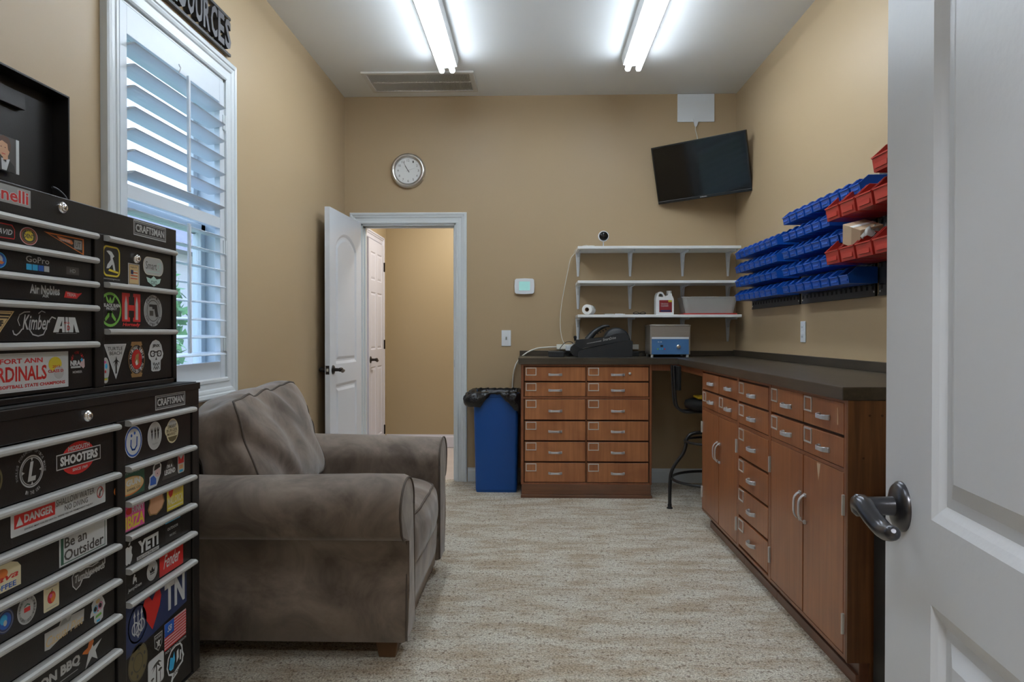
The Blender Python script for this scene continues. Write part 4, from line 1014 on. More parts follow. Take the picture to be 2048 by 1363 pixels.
# ================================================================ STOOL
sl = thing('shop_stool', 'black metal shop stool with backrest in the knee space under the worktop corner', 'stool', (1.207, 4.95, 0), R(-3), local=True)
zs = .655
for a in (180, 90, 0, 270):
    ca, sa = math.cos(R(a)), math.sin(R(a))
    pf = [(.030, .50), (.10, .510), (.165, .495), (.192, .455), (.195, .42), (.215, .365), (.265, .295), (.290, .24), (.298, .17), (.300, .015)]
    pts = smoothpath([(r_ * ca, r_ * sa, z) for r_, z in pf], 5)
    l = put('leg', MB().tube(pts, .0115, 12), M['stool'], sl)
    put('foot_cap', MB().lathe([(0, 0), (.020, 0), (.020, .006), (.0135, .010), (.0135, .03)], (.300 * ca, .300 * sa, 0), 'Z', 16), M['rubber'], l)
put('foot_ring', MB().tube([(.285 * math.cos(i * PI / 24), .285 * math.sin(i * PI / 24), .20) for i in range(48)], .0095, 10, closed=True), M['stool'], sl)
put('upper_ring', MB().tube([(.20 * math.cos(i * PI / 24), .20 * math.sin(i * PI / 24), .452) for i in range(48)], .0085, 10, closed=True), M['stool'], sl)
put('column', MB().cyl((0, 0, .47), (0, 0, zs), .018, 16).cyl((0, 0, .485), (0, 0, .525), .035, 20), M['stool'], sl)
put('seat', MB().lathe([(0, zs + .01), (.17, zs + .01), (.198, zs + .02), (.205, zs + .045), (.198, zs + .068), (.17, zs + .078), (0, zs + .082)], (0, 0, 0), 'Z', 40), M['vinyl'], sl)
put('seat_plate', MB().cyl((0, 0, zs - .002), (0, 0, zs + .012), .12, 24), M['stool'], sl)
for s in (-1, 1):
    y = s * .055
    pts = smoothpath([(.02, y, zs - .004), (-.14, y, zs - .004), (-.215, y, zs - .003), (-.255, y, zs + .025), (-.268, y, zs + .07), (-.275, y, zs + .16), (-.282, y, zs + .30)], 6)
    put('back_post', MB().tube(pts, .0085, 10), M['stool'], sl)
mb = MB(); n = 14
for i in range(n + 1):
    a = R(-20 + 40 * i / n)
    for r_ in (.305, .285):
        for z in (.795, .955): mb.v.append((.03 - r_ * math.cos(a) - .0, r_ * math.sin(a), z))
for i in range(n):
    a, b = i * 4, i * 4 + 4
    for q in ((a, a + 1, b + 1, b), (a + 2, b + 2, b + 3, a + 3), (a, b, b + 2, a + 2), (a + 1, a + 3, b + 3, b + 1)): mb.f.append(q); mb.mi.append(0); mb.sm.append(False)
for q in ((0, 2, 3, 1), (n * 4, n * 4 + 1, n * 4 + 3, n * 4 + 2)): mb.f.append(q); mb.mi.append(0); mb.sm.append(False)
put('backrest', mb, M['vinyl'], sl, bevel=.006)
for s in (-1, 1):
    for z in (.83, .92): put('bolt', MB().lathe([(0, -.2835), (.006, -.282), (.007, -.278)], (0, s * .055, z), 'X', 10), M['chrome'], sl)
yt = thing('tool_pouch', 'yellow and black flat tool lying on the seat of the black stool', 'tool', (1.13, 4.95, zs + .082))
put('body', MB().box(1.075, 1.26, 4.86, 5.03, zs + .083, zs + .098), M['yellow'], yt, bevel=.004)
put('strap', MB().box(1.15, 1.20, 4.858, 5.032, zs + .0835, zs + .1005), M['blackplastic'], yt, bevel=.002)

# ================================================================ ARMCHAIR
ac = thing('armchair', 'wide taupe microsuede armchair with rolled arms under the window', 'armchair', (-.95, 3.14, 0))
CX0, CX1, A0, A1 = -1.46, -.452, 2.60, 3.68
def arm(sgn, yo):
    """yo outer panel plane; sgn=+1 when the room side is towards +y"""
    def pr(k=1., dx=0):
        cy, cz, r = yo + sgn * .020, .555, .105
        P = [(yo + sgn * .165, .085), (yo + sgn * .165, .50)]
        P += [(cy + sgn * 1.38 * r * math.cos(R(a)), cz + r * math.sin(R(a))) for a in range(-10, 196, 14)]
        P += [(cy - sgn * 1.28 * r, cz - .03), (cy - sgn * 1.12 * r, cz - .075), (cy - sgn * .75 * r, cz - .103), (yo + sgn * .0, cz - .112), (yo, .25), (yo - sgn * .004, .075), (yo + sgn * .1, .072)]
        return P
    P = pr(); n = len(P); xs = [CX0 + .03, CX0 + .10, -1.1, -.8, -.6, -.49, -.468, -.457, CX1]
    ins = [0, 0, 0, 0, 0, 0, .0, .004, .012]
    mb = MB(); cc_ = Vector((sum(p[0] for p in P) / n, .42))
    for x, i_ in zip(xs, ins):
        for j_, p in enumerate(P):
            v_ = Vector(p); d = (cc_ - v_).normalized() * i_
            sag = (.006 * math.sin(x * 6 + p[0] * 3)) if p[1] > .5 else 0
            crown = .01 * (1 - ((x + .95) / .5) ** 2) if p[1] > .6 else 0
            mb.v.append((x + (.012 * math.sin(p[1] * 5) if x > -.5 and p[1] < .45 else 0), v_.x + d.x, v_.y + d.y - sag + crown * .3))
    for i in range(len(xs) - 1):
        for k in range(n): l = (k + 1) % n; mb.f.append((i * n + k, i * n + l, (i + 1) * n + l, (i + 1) * n + k)); mb.mi.append(0); mb.sm.append(True)
    mb.f += [tuple(range(n)), tuple(range((len(xs) - 1) * n, len(xs) * n))[::-1]]; mb.mi += [0, 0]; mb.sm += [False, False]
    a_ = put('arm', mb, M['suede'], ac)
    pw = [(CX1 - .008, p[0] + (0), p[1]) for p in P]
    pw = [(CX1 + .001, (Vector(p) + (cc_ - Vector(p)).normalized() * .006).x, (Vector(p) + (cc_ - Vector(p)).normalized() * .006).y) for p in P[:-1]]
    put('piping', MB().tube(smoothpath(pw, 3), .0042, 6), M['piping'], a_)
    return a_
arm(1, A0); arm(-1, A1)
put('base_frame', MB().box(CX0 + .04, CX1 - .035, A0 + .10, A1 - .10, .075, .30), M['suede'], ac, bevel=.02, seg=3)
mb = MB(); n = 14
for i in range(n + 1):
    y = A0 + .16 + (A1 - A0 - .32) * i / n
    for z, x in ((.070, CX1 - .022), (.16, CX1 - .014), (.25, CX1 - .010), (.31, CX1 - .02), (.315, CX1 - .06), (.07, CX1 - .06)): mb.v.append((x, y, z))
for i in range(n):
    for k in range(6): l = (k + 1) % 6; mb.f.append((i * 6 + k, i * 6 + l, i * 6 + 6 + l, i * 6 + 6 + k)); mb.mi.append(0); mb.sm.append(True)
put('front_rail', mb, M['suede'], ac)
put('back_frame', MB().prism([(-1.475, .075), (-1.475, .80), (-1.46, .84), (-1.42, .85), (-1.36, .84), (-1.33, .80), (-1.25, .45), (-1.25, .075)], 'Y', A0 + .06, A1 - .06), M['suede'], ac, bevel=.02, seg=3)
def cushion(name, cx, cy, cz, sx, sy, sz, tilt=0, puff=.35, wr=0., seed=0, squash=None, n=22, welt='X'):
    """pillow: superellipsoid-like box with bulging faces, wrinkles and a welt"""
    rnd = random.Random(seed); mb = MB(); idx = {}
    mt_ = Matrix.Translation((cx, cy, cz)) @ Matrix.Rotation(tilt, 4, 'Y')
    from mathutils import noise as nz
    def f(p):
        u, v, w_ = p
        e = 7.0
        # rounded cube
        L = (abs(u) ** e + abs(v) ** e + abs(w_) ** e) ** (1 / e) or 1
        m_ = max(abs(u), abs(v), abs(w_)); q = Vector((u, v, w_)) * (m_ / L)
        # bulge each face
        q2 = Vector((q.x * (1 + puff * (1 - q.y ** 2) * (1 - q.z ** 2)), q.y * (1 + puff * .12 * (1 - q.x ** 2) * (1 - q.z ** 2)), q.z * (1 + puff * .16 * (1 - q.y ** 2) * (1 - q.x ** 2))))
        if welt == 'Z': q2 = Vector((q.x * (1 + puff * .25 * (1 - q.y ** 2) * (1 - q.z ** 2)), q.y, q.z * (1 + puff * (1 - q.y ** 2) * (1 - q.x ** 2))))
        P_ = Vector((q2.x * sx, q2.y * sy, q2.z * sz))
        if wr:
            k = nz.noise(Vector((P_.x * 3, P_.y * 9 + P_.z * 7 + seed, P_.z * 3 - P_.y * 2))) * wr
            k += nz.noise(Vector((P_.x * 6, (P_.y * .8 + P_.z) * 22 + seed, 1.5))) * wr * .35
            P_ += q2.normalized() * k
        if squash: P_ = squash(P_)
        return mt_ @ P_
    def vid(p):
        k = tuple(round(c, 5) for c in p)
        if k not in idx: idx[k] = len(mb.v); mb.v.append(tuple(f(p)))
        return idx[k]
    for ax in range(3):
        for s in (-1, 1):
            for i in range(n):
                for j_ in range(n):
                    q = []
                    for a, b in ((i, j_), (i + 1, j_), (i + 1, j_ + 1), (i, j_ + 1)):
                        c_ = [0, 0, 0]; c_[ax] = s; c_[(ax + 1) % 3] = -1 + 2 * a / n; c_[(ax + 2) % 3] = -1 + 2 * b / n; q.append(vid(tuple(c_)))
                    if s < 0: q = q[::-1]
                    mb.f.append(tuple(q)); mb.mi.append(0); mb.sm.append(True)
    o = put(name, mb, M['suede'], ac, sub=1)
    # welts on the two rims
    for s in (-1, 1):
        pts = []
        for t_ in range(4):
            for i in range(n):
                a = -1 + 2 * i / n
                yy, zz = [(a, -1), (1, a), (-a, 1), (-1, -a)][t_]
                pts.append(f((s * .93, yy, zz)) if welt == 'X' else f((yy, zz, s * .93)))
        put('piping', MB().tube(pts, .0045, 6, closed=True), M['piping'], o)
    return o
def sq(P_):
    # the seat cushion droops over the front rail
    t_ = max(0, (P_.x - .18) / .15)
    return Vector((P_.x - max(0, -P_.z) * .15 * t_, P_.y, P_.z - .028 * t_ * t_ - (.01 if P_.z < 0 else 0) * t_))
cushion('seat_cushion', -.775, 3.14, .385, .328, .372, .108, 0, .16, .010, 4, sq, welt='Z')
cushion('back_cushion', -1.155, 3.130, .690, .105, .410, .235, R(-19), .40, .030, 9)
for x in (-.53, -1.40):
    for y in (A0 + .075, A1 - .075):
        mb = MB(); mb.add([(x + a * w_, y + b * w_, z) for z, w_ in ((0, .030), (.075, .043)) for a, b in ((-1, -1), (1, -1), (1, 1), (-1, 1))], [(0, 3, 2, 1), (4, 5, 6, 7), (0, 1, 5, 4), (1, 2, 6, 5), (2, 3, 7, 6), (3, 0, 4, 7)])
        put('foot', mb, M['legwood'], ac, bevel=.004)

# ================================================================ TOOL CHEST AND ROLLING CABINET
FX, GX = -1.080, -1.040
chest = thing('tool_chest', 'black multi-drawer tool chest with raised lid and stickers, standing on rolling cabinet', 'tool chest', (-1.27, 1.7, 1.02))
cabn = thing('rolling_tool_cabinet', 'black rolling tool cabinet covered in stickers under the smaller chest', 'tool cabinet', (-1.26, 1.7, 0))
def shell(root, x1, xb, y0, y1, z0, z1, yp0, yp1, ztop, zlow, r0, l1):
    mb = MB()
    mb.box(x1 - .02, x1, y0, y1, ztop, z1)                       # header
    mb.box(x1 - .02, x1 + .002, yp0, yp1, zlow, ztop)            # post
    mb.box(x1 - .02, x1, r0, y1, z0, ztop); mb.box(x1 - .02, x1, y0, l1, z0, ztop)
    mb.box(x1 - .02, x1, y0, y1, z0, zlow)
    mb.box(xb, x1 - .02, y0, y0 + .006, z0, z1); mb.box(xb, x1 - .02, y1 - .006, y1, z0, z1); mb.box(xb, xb + .006, y0, y1, z0, z1)
    return put('body', mb, M['blackpaint'], root, bevel=.002), put('drawer_bay', MB().box(xb + .006, x1 - .02, y0 + .006, y1 - .006, z0 + .005, ztop), M['blackin'], root)
cbody, _ = shell(chest, FX, -1.455, 1.165, 2.207, 1.022, 1.481, 1.788, 1.827, 1.418, 1.036, 2.186, 1.19)
gbody, _ = shell(cabn, GX, -1.485, 1.17, 2.266, .13, 1.000, 1.810, 1.848, .949, .135, 2.222, 1.20)
put('top_lip', MB().box(GX - .004, GX + .003, 1.17, 2.269, .998, 1.018).box(-1.487, GX, 2.262, 2.269, .998, 1.018).box(-1.487, GX, 1.165, 1.172, .998, 1.018).box(-1.487, GX, 1.17, 2.266, .996, 1.002), M['blackpaint'], cabn, bevel=.001)
put('top_mat', MB().box(-1.48, GX - .006, 1.175, 2.26, 1.002, 1.0205), M['rubber'], cabn)
put('side_handle', MB().tube(smoothpath([(-1.12, 2.266, .93), (-1.12, 2.30, .93), (-1.2, 2.305, .93), (-1.35, 2.305, .93), (-1.42, 2.30, .93), (-1.42, 2.266, .93)], 4), .008, 8), M['blackpaint'], cabn)
for x in (-1.10, -1.43):
    for y in (1.24, 2.19):
        c_ = put('caster', MB().cyl((x, y - .018, .058), (x, y + .018, .058), .056, 24), M['rubber'], cabn, bevel=.004)
        put('caster_fork', MB().box(x - .02, x + .02, y - .026, y - .021, .05, .128).box(x - .02, x + .02, y + .021, y + .026, .05, .128).box(x - .04, x + .04, y - .035, y + .035, .122, .13), M['brass'], c_)
# raised lid
lid = put('lid', MB().box(-1.462, -1.456, 1.165, 2.207, 1.481, 1.885).box(-1.462, -1.405, 2.200, 2.207, 1.50, 1.885).box(-1.462, -1.405, 1.165, 1.172, 1.50, 1.885).box(-1.462, -1.405, 1.165, 2.207, 1.879, 1.885)
          .box(-1.456, -1.440, 1.30, 2.06, 1.80, 1.845).box(-1.456, -1.440, 1.30, 2.14, 1.520, 1.56), M['blackpaint'], chest, bevel=.001)
put('gas_strut', MB().tube(smoothpath([(-1.41, 2.13, 1.598), (-1.405, 2.15, 1.592), (-1.40, 2.18, 1.57), (-1.40, 2.19, 1.52)], 4), .004, 8), M['rack'], chest)
# picture stuck inside the lid : plain generic portrait of a man in a dark suit
ph = MB(); px = -1.4395
def Q(u, q, d=0): return (px + d, 1.905 + u * .128, 1.612 + q * .095)
def ell(mb, cx, cy, rx, ry, mi, d, n=20, fn=Q): mb.add([fn(cx + rx * math.cos(2 * PI * i / n), cy + ry * math.sin(2 * PI * i / n), d) for i in range(n)], [tuple(range(n))], mi)
mb = ph; mb.box(px - .002, px, 1.905, 2.033, 1.612, 1.707, 0)
mb.add([Q(0, 0, .0004), Q(.90, 0, .0004), Q(.90, 1, .0004), Q(0, 1, .0004)], [(0, 1, 2, 3)], 1)
mb.add([Q(.12, 0, .0008), Q(.88, 0, .0008), Q(.84, .20, .0008), Q(.68, .34, .0008), Q(.42, .34, .0008), Q(.2, .24, .0008)], [(0, 1, 2, 3, 4, 5)], 2)
mb.add([Q(.46, .02, .0012), Q(.60, .02, .0012), Q(.70, .36, .0012), Q(.44, .34, .0012)], [(0, 1, 2, 3)], 0)
ell(mb, .52, .64, .17, .27, 3, .0016); mb.add([Q(.5, .3, .0014), Q(.64, .34, .0014), Q(.64, .5, .0014), Q(.48, .45, .0014)], [(0, 1, 2, 3)], 3)
mb.add([Q(.34, .75, .002), Q(.36, .92, .002), Q(.50, 1.0, .002), Q(.66, .96, .002), Q(.73, .78, .002), Q(.70, .55, .002), Q(.64, .62, .002), Q(.62, .78, .002), Q(.46, .84, .002)], [(0, 1, 2, 3, 4, 5, 6, 7, 8)], 4)
for u in (.43, .55): ell(mb, u, .66, .025, .012, 4, .0024, 8)
mb.add([Q(.44, .46, .0024), Q(.56, .46, .0024), Q(.55, .48, .0024), Q(.45, .48, .0024)], [(0, 1, 2, 3)], 5)
mb.add([Q(.50, .27, .0024), Q(.58, .32, .0024), Q(.58, .24, .0024), Q(.50, .30, .0024)], [(0, 1, 2, 3)], 2)
put('photo_print', ph, [PAL['W'], PAL['D'], PAL['K'], PAL['S'], mat('print brown', (.10, .04, .02), .5), PAL['R']], lid, label='portrait print of a dark-haired man in a black suit and bow tie')

def lockm(parent, x, y, z): 
    put('lock', MB().lathe([(.013, x), (.013, x + .006), (.0095, x + .009), (.009, x + .009)], (0, y, z), 'X', 24).lathe([(.009, x + .008), (.007, x + .012), (0, x + .012)], (0, y, z), 'X', 24).box(x + .0118, x + .0126, y - .0008, y + .0008, z - .004, z + .004, 1), [M['chrome'], M['blackink']], parent)
lockm(cbody, FX, 1.662, 1.4565); lockm(gbody, GX, 1.687, .978)

DR = {}
def tool_drawer(key, root, X, y0, y1, z0, z1):
    d = put('drawer', MB().box(X - .016, X - .004, y0 + .002, y1 - .002, z0 + .002, z1 - .001), M['blackpaint'], root, bevel=.001, seg=1)
    hz = z1 - .0085
    pr = [(X - .005, z1 - .0005), (X + .010, z1 - .001), (X + .0155, z1 - .004), (X + .017, z1 - .009), (X + .0155, z1 - .0135), (X + .011, z1 - .016), (X + .004, z1 - .0155), (X - .005, z1 - .013)]
    mb = MB().prism(pr, 'Y', y0 + .001, y1 - .001); 
    put('drawer_rail', mb, M['traygrey'], d)
    DR[key] = (d, X - .004)
zl = [1.416, 1.356, 1.297, 1.239, 1.151, 1.037]
for i in range(5): tool_drawer('L%d' % (i + 1), chest, FX, 1.192, 1.786, zl[i + 1], zl[i])
zr = [1.417, 1.300, 1.182, 1.037]
for i in range(3): tool_drawer('R%d' % (i + 1), chest, FX, 1.829, 2.184, zr[i + 1], zr[i])
lockm(DR['R1'][0], FX - .004, 1.983, 1.373)
zl = [.946, .826, .738, .648, .561, .473, .386, .299, .136]
for i in range(8): tool_drawer('l%d' % (i + 1), cabn, GX, 1.202, 1.808, zl[i + 1], zl[i])
zr = [.948, .831, .741, .6546, .569, .483, .136]
for i in range(6): tool_drawer('r%d' % (i + 1), cabn, GX, 1.850, 2.220, zr[i + 1], zr[i])
DR['H'] = (cbody, FX); DR['CH'] = (gbody, GX)

PK = list(PAL)
def S(dr, y0, y1, z0, z1, ops, lab=None, name='sticker'):
    """one sticker: flat shapes in thin layers on the drawer face; u right, v up, both 0..1"""
    parent, X = DR[dr]; mb = MB(); used = []
    asp = (y1 - y0) / (z1 - z0)
    def mi(c):
        if c not in used: used.append(c)
        return used.index(c)
    lay = [0.0003]
    def fn(u, v, d=None): return (X + lay[0], y0 + u * (y1 - y0), z0 + v * (z1 - z0))
    for op in ops:
        lay[0] += .00012; k = op[0]
        if k == 'e':
            _, cx, cy, rx, ry, c = op; n = 28
            mb.add([fn(cx + rx * math.cos(2 * PI * i / n), cy + ry * math.sin(2 * PI * i / n)) for i in range(n)], [tuple(range(n))], mi(c))
        elif k == 'o':
            _, cx, cy, rx, ry, w_, c = op; n = 32; wy = w_ * asp
            vs = [fn(cx + (rx - q * w_) * math.cos(2 * PI * i / n), cy + (ry - q * wy) * math.sin(2 * PI * i / n)) for q in (0, 1) for i in range(n)]
            mb.add(vs, [(i, (i + 1) % n, n + (i + 1) % n, n + i) for i in range(n)], mi(c))
        elif k == 'r':
            _, a, b, c_, d_, c = op; mb.add([fn(a, b), fn(c_, b), fn(c_, d_), fn(a, d_)], [(0, 1, 2, 3)], mi(c))
        elif k == 'p':
            mb.add([fn(*p) for p in op[1]], [tuple(range(len(op[1])))], mi(op[2]))
        elif k == 'R':     # rounded rectangle
            _, a, b, c_, d_, rr, c = op; ry = rr * asp
            P = [(c_ - rr, d_ - ry, 0), (a + rr, d_ - ry, 90), (a + rr, b + ry, 180), (c_ - rr, b + ry, 270)]
            vs = [fn(x + rr * math.cos(R(s_ + t_ * 18)), y + ry * math.sin(R(s_ + t_ * 18))) for x, y, s_ in P for t_ in range(6)]
            mb.add(vs, [tuple(range(len(vs)))], mi(c))
        elif k == 't':
            _, s_, a, b, c_, d_, c = op[:7]; sh_ = op[7] if len(op) > 7 else 0; bo = op[8] if len(op) > 8 else .012
            slope = op[9] if len(op) > 9 else 0
            vs, fs = text_mesh(s_, sh_, bo); mb.add([fn(a + u * (c_ - a), b + v_ * (d_ - b) + slope * u) for u, v_ in vs], fs, mi(c))
        elif k == 'c':     # text round a circle
            _, s_, cx, cy, rad, hgt, a0, a1, c = op; n = len(s_)
            for i, ch_ in enumerate(s_):
                if ch_ == ' ': continue
                a = R(a0 + (a1 - a0) * (i + .5) / n); vs, fs = text_mesh(ch_, 0, .012); wd_ = abs(R(a1 - a0)) * rad / n * .8; up = 1 if a1 < a0 else -1
                P = []
                for u, v_ in vs:
                    lx, ly = (u - .5) * wd_, (v_ - .5) * hgt
                    ca, sa = math.cos(a), math.sin(a)
                    tx, ty = sa * up, -ca * up; rx_, ry_ = ca * up, sa * up
                    P.append(fn(cx + rad * ca + tx * lx + rx_ * ly, cy + (rad * sa + ty * lx + ry_ * ly) * asp))
                mb.add(P, fs, mi(c))
        elif k == 'l':
            _, pts, w_, c = op
            for a, b in zip(pts[:-1], pts[1:]):
                A = Vector((a[0], a[1] / asp)); B = Vector((b[0], b[1] / asp)); d = B - A; q = Vector((-d.y, d.x)).normalized() * w_ / 2; e_ = d.normalized() * w_ * .3
                mb.add([fn(p.x, p.y * asp) for p in (A - q - e_, B - q + e_, B + q + e_, A + q - e_)], [(0, 1, 2, 3)], mi(c))
    return put(name, mb, [PAL[c] for c in used], parent, label=lab)
BADGE = [('r', 0, 0, 1, 1, 'g'), ('r', .015, .07, .985, .93, 'K'), ('r', .03, .12, .97, .88, 'G'), ('r', .04, .17, .96, .83, 'K'), ('t', 'CRAFTSMAN', .06, .25, .94, .75, 'g', 0, .03)]
S('H', 1.9676, 2.1428, 1.4360, 1.4775, BADGE, 'silver and black maker plate', 'badge')
S('CH', 2.0003, 2.1741, .9575, .9985, BADGE, 'silver and black maker plate', 'badge')
S('H', 1.4110, 1.5593, 1.4374, 1.4746, [('r', 0, 0, 1, 1, 'G'), ('t', 'Benelli', .04, .12, .96, .88, 'W', 0, .06), ('t', 'Benelli', .05, .14, .95, .86, 'R', 0, .02)], 'red lettering sticker with pale outline')
S('L1', 1.4336, 1.5163, 1.3634, 1.3951, [('p', [(.0, .5), (.1, 0), (.97, .06), (1, .2), (1, .7), (.9, 1), (.1, 1)], 'R'), ('p', [(.03, .5), (.12, .07), (.95, .12), (.97, .2), (.97, .7), (.88, .93), (.12, .93)], 'K'), ('p', [(.1, .5), (.35, .85), (.42, .5), (.3, .3)], 'R'), ('t', 'AVID', .38, .3, .9, .65, 'W', .3)], 'black hexagonal sticker with red outline')
S('L1', 1.5305, 1.5868, 1.3589, 1.3971, [('e', .5, .5, .5, .5, 'I'), ('e', .5, .5, .46, .46, 'R'), ('e', .5, .5, .43, .43, 'D'), ('o', .5, .5, .40, .40, .03, 'T'), ('e', .5, .5, .27, .27, 'Y'), ('t', 'DENT', .2, .38, .8, .62, 'D', 0, .03), ('t', '100', .36, .68, .64, .82, 'Y')], 'round brown and yellow sticker with pink rim')
S('L1', 1.6067, 1.7527, 1.3574, 1.3962, [('p', [(0, .98), (1, 1.0), (1, 0)], 'O'), ('p', [(.12, .90), (.965, .92), (.965, .10)], 'K'), ('p', [(.3, .88), (.36, .72), (.68, .52), (.72, .60), (.68, .78)], 'O'), ('t', 'TENNESSEE', .37, .62, .64, .76, 'W'), ('r', .74, .30, .94, .84, 'G'), ('t', 'UT', .77, .42, .91, .72, 'D')], 'orange pennant sticker')
S('L2', 1.4479, 1.4907, 1.3024, 1.3346, [('e', .5, .5, .5, .5, 'C'), ('e', .5, .5, .45, .45, 'B'), ('e', .45, .55, .3, .3, 'g'), ('p', [(.3, .3), (.7, .25), (.85, .4), (.5, .5)], 'O')], 'round blue sticker')
S('L2', 1.5475, 1.6268, 1.3062, 1.3365, [('t', 'GoPro', .02, .55, .98, 1.0, 'g', 0, .01), ('r', .03, .0, .25, .42, 'C'), ('r', .27, .0, .49, .42, 'C'), ('r', .51, .0, .73, .42, 'B'), ('r', .75, .0, .97, .42, 'g')], 'sticker with white letters and four squares')
S('L2', 1.6854, 1.7334, 1.3070, 1.3250, [('r', 0, 0, 1, 1, 'D'), ('t', 'HD', .28, .25, .72, .75, 'G')], 'small dark grey sticker')
S('L3', 1.5607, 1.6610, 1.2493, 1.2761, [('R', .03, .2, .97, .75, .08, 'D'), ('t', 'Air Nobles', 0, .25, 1, 1, 'g', 0, .03), ('t', 'AIR', .4, 0, .62, .25, 'g', 0, .03)], 'white gothic lettering sticker')
S('L3', 1.6759, 1.7436, 1.2515, 1.2683, [('p', [(0, .05), (.72, 0), (.80, .3), (.98, .75), (1, .9), (.8, .75), (.1, .95)], 'R'), ('t', 'TRMA', .16, .25, .66, .75, 'I')], 'small red state-shaped sticker')
S('L4', 1.4260, 1.5128, 1.1700, 1.2159, [('p', [(0, 1), (.5, 0), (1, 1)], 'A'), ('p', [(.07, .95), (.5, .09), (.93, .95)], 'K'), ('p', [(.1, .93), (.5, .12), (.9, .93)], 'A'), ('r', .14, .78, .86, .86, 'K'), ('t', 'LF', .40, .30, .62, .58, 'K', 0, .05), ('r', .2, .66, .8, .72, 'K')], 'pale inverted triangle sticker')
S('L4', 1.5079, 1.6525, 1.1628, 1.2189, [('t', 'Kimber', .20, .26, .82, .84, 'g', .35, .012), ('l', [(0, .22), (.02, .10), (.07, .06), (.13, .14), (.19, .28)], .02, 'g'), ('l', [(.14, .42), (.10, .62), (.14, .82), (.24, .93), (.36, .95)], .016, 'g'), ('l', [(.34, .3), (.42, .08), (.54, .02), (.66, .08), (.72, .3), (.76, .55)], .02, 'g'), ('l', [(.76, .55), (.86, .78), (.95, .72)], .02, 'g'), ('l', [(.55, .9), (.62, 1), (.7, .95)], .015, 'g')], 'white flowing script sticker')
S('L4', 1.6369, 1.7322, 1.1690, 1.2072, [('p', [(.0, .08), (.18, 1), (.42, 1), (.44, .08), (.34, .08), (.33, .3), (.24, .3), (.2, .08)], 'W'), ('p', [(.46, .08), (.46, 1), (.56, 1), (.57, .08)], 'W'), ('p', [(.59, .08), (.58, 1), (.84, 1), (1, .08), (.86, .08), (.78, .6), (.76, .08)], 'W'), ('p', [(.25, .45), (.32, .45), (.33, .8)], 'K'), ('t', 'D', .52, .2, .63, .5, 'R', 0, .03), ('t', 'USA', .4, .6, .62, .72, 'R'), ('r', .1, 0, .9, .02, 'G')], 'white block-letter sticker')
S('L5', 1.3689, 1.6904, 1.0465, 1.1282, [('r', 0, 0, 1, 1, 'W'), ('r', .008, .03, .992, .97, 'g'), ('r', .012, .045, .988, .955, 'W'), ('t', 'FORT ANN', .31, .73, .72, .86, 'R', 0, .03), ('t', 'CARDINALS', .12, .27, .76, .66, 'R', 0, .025), ('t', 'BASEBALL & SOFTBALL STATE CHAMPIONS', .04, .10, .96, .19, 'R', 0, .03), ('e', .85, .66, .072, .20, 'Y'), ('e', .89, .42, .055, .18, 'g'), ('t', '2013', .82, .56, .90, .63, 'R'), ('t', 'CLASS D', .77, .43, .94, .51, 'R', 0, .03)], 'long white plate with red lettering')
S('L5', 1.6978, 1.7531, 1.0733, 1.1295, [('c', 'NEW YORK CITY', .5, .52, .40, .12, 170, 10, 'R'), ('t', 'NRA', .0, .36, .72, .58, 'W', 0, .06), ('p', [(.62, .38), (.9, .22), (1, .3), (.98, .62), (.8, .6)], 'I'), ('p', [(.68, .6), (.8, .68), (.88, .6), (.8, .5)], 'C'), ('r', .02, .26, .7, .34, 'g'), ('t', 'MEMBER', .15, .04, .8, .14, 'W')], 'round sticker with red arc and white letters')
S('R1', 1.8308, 1.9083, 1.3042, 1.3931, [('R', 0, .12, 1, 1, .22, 'Y'), ('R', .07, .17, .93, .95, .17, 'K'), ('p', [(.2, .84), (.34, .86), (.5, .84), (.66, .72), (.56, .66), (.66, .5), (.72, .3), (.62, .28), (.54, .48), (.36, .36), (.2, .34), (.26, .46), (.44, .60), (.42, .72)], 'W'), ('p', [(.3, .28), (.36, .34), (.9, .28), (.86, .23)], 'Y'), ('t', 'www.browningarms.com', .03, .02, .97, .08, 'g')], 'black rounded sticker with yellow outline and white bird')
S('R1', 1.9464, 2.0040, 1.3006, 1.3580, [('r', 0, 0, 1, 1, 'g'), ('r', .07, .04, .93, .96, 'T'), ('r', .11, .07, .89, .93, 'A'), ('t', 'NAVY', .22, .78, .78, .88, 'D')] + [('r', .2, .28 + i * .07, .8, .28 + i * .07 + .035, 'R' if i % 2 == 0 else 'W') for i in range(6)] + [('r', .2, .5, .42, .7, 'N')], 'small gold sticker with striped flag')
S('R1', 2.0232, 2.1347, 1.3030, 1.3849, [('R', 0, .38, 1, 1, .22, 'V'), ('R', .012, .395, .988, .985, .21, 'g'), ('t', 'Smart', .12, .58, .66, .84, 'D', 0, 0), ('t', 'CR', .66, .58, .88, .84, 'F', .2, .01), ('r', .2, .49, .8, .52, 'F'), ('p', [(.14, .30), (.36, .26), (.5, .36), (.64, .26), (.86, .30), (.8, .14), (.62, .06), (.5, 0), (.38, .06), (.2, .14)], 'F'), ('t', 'OXO', .36, .06, .66, .2, 'D')], 'pale rounded sticker above green crest')
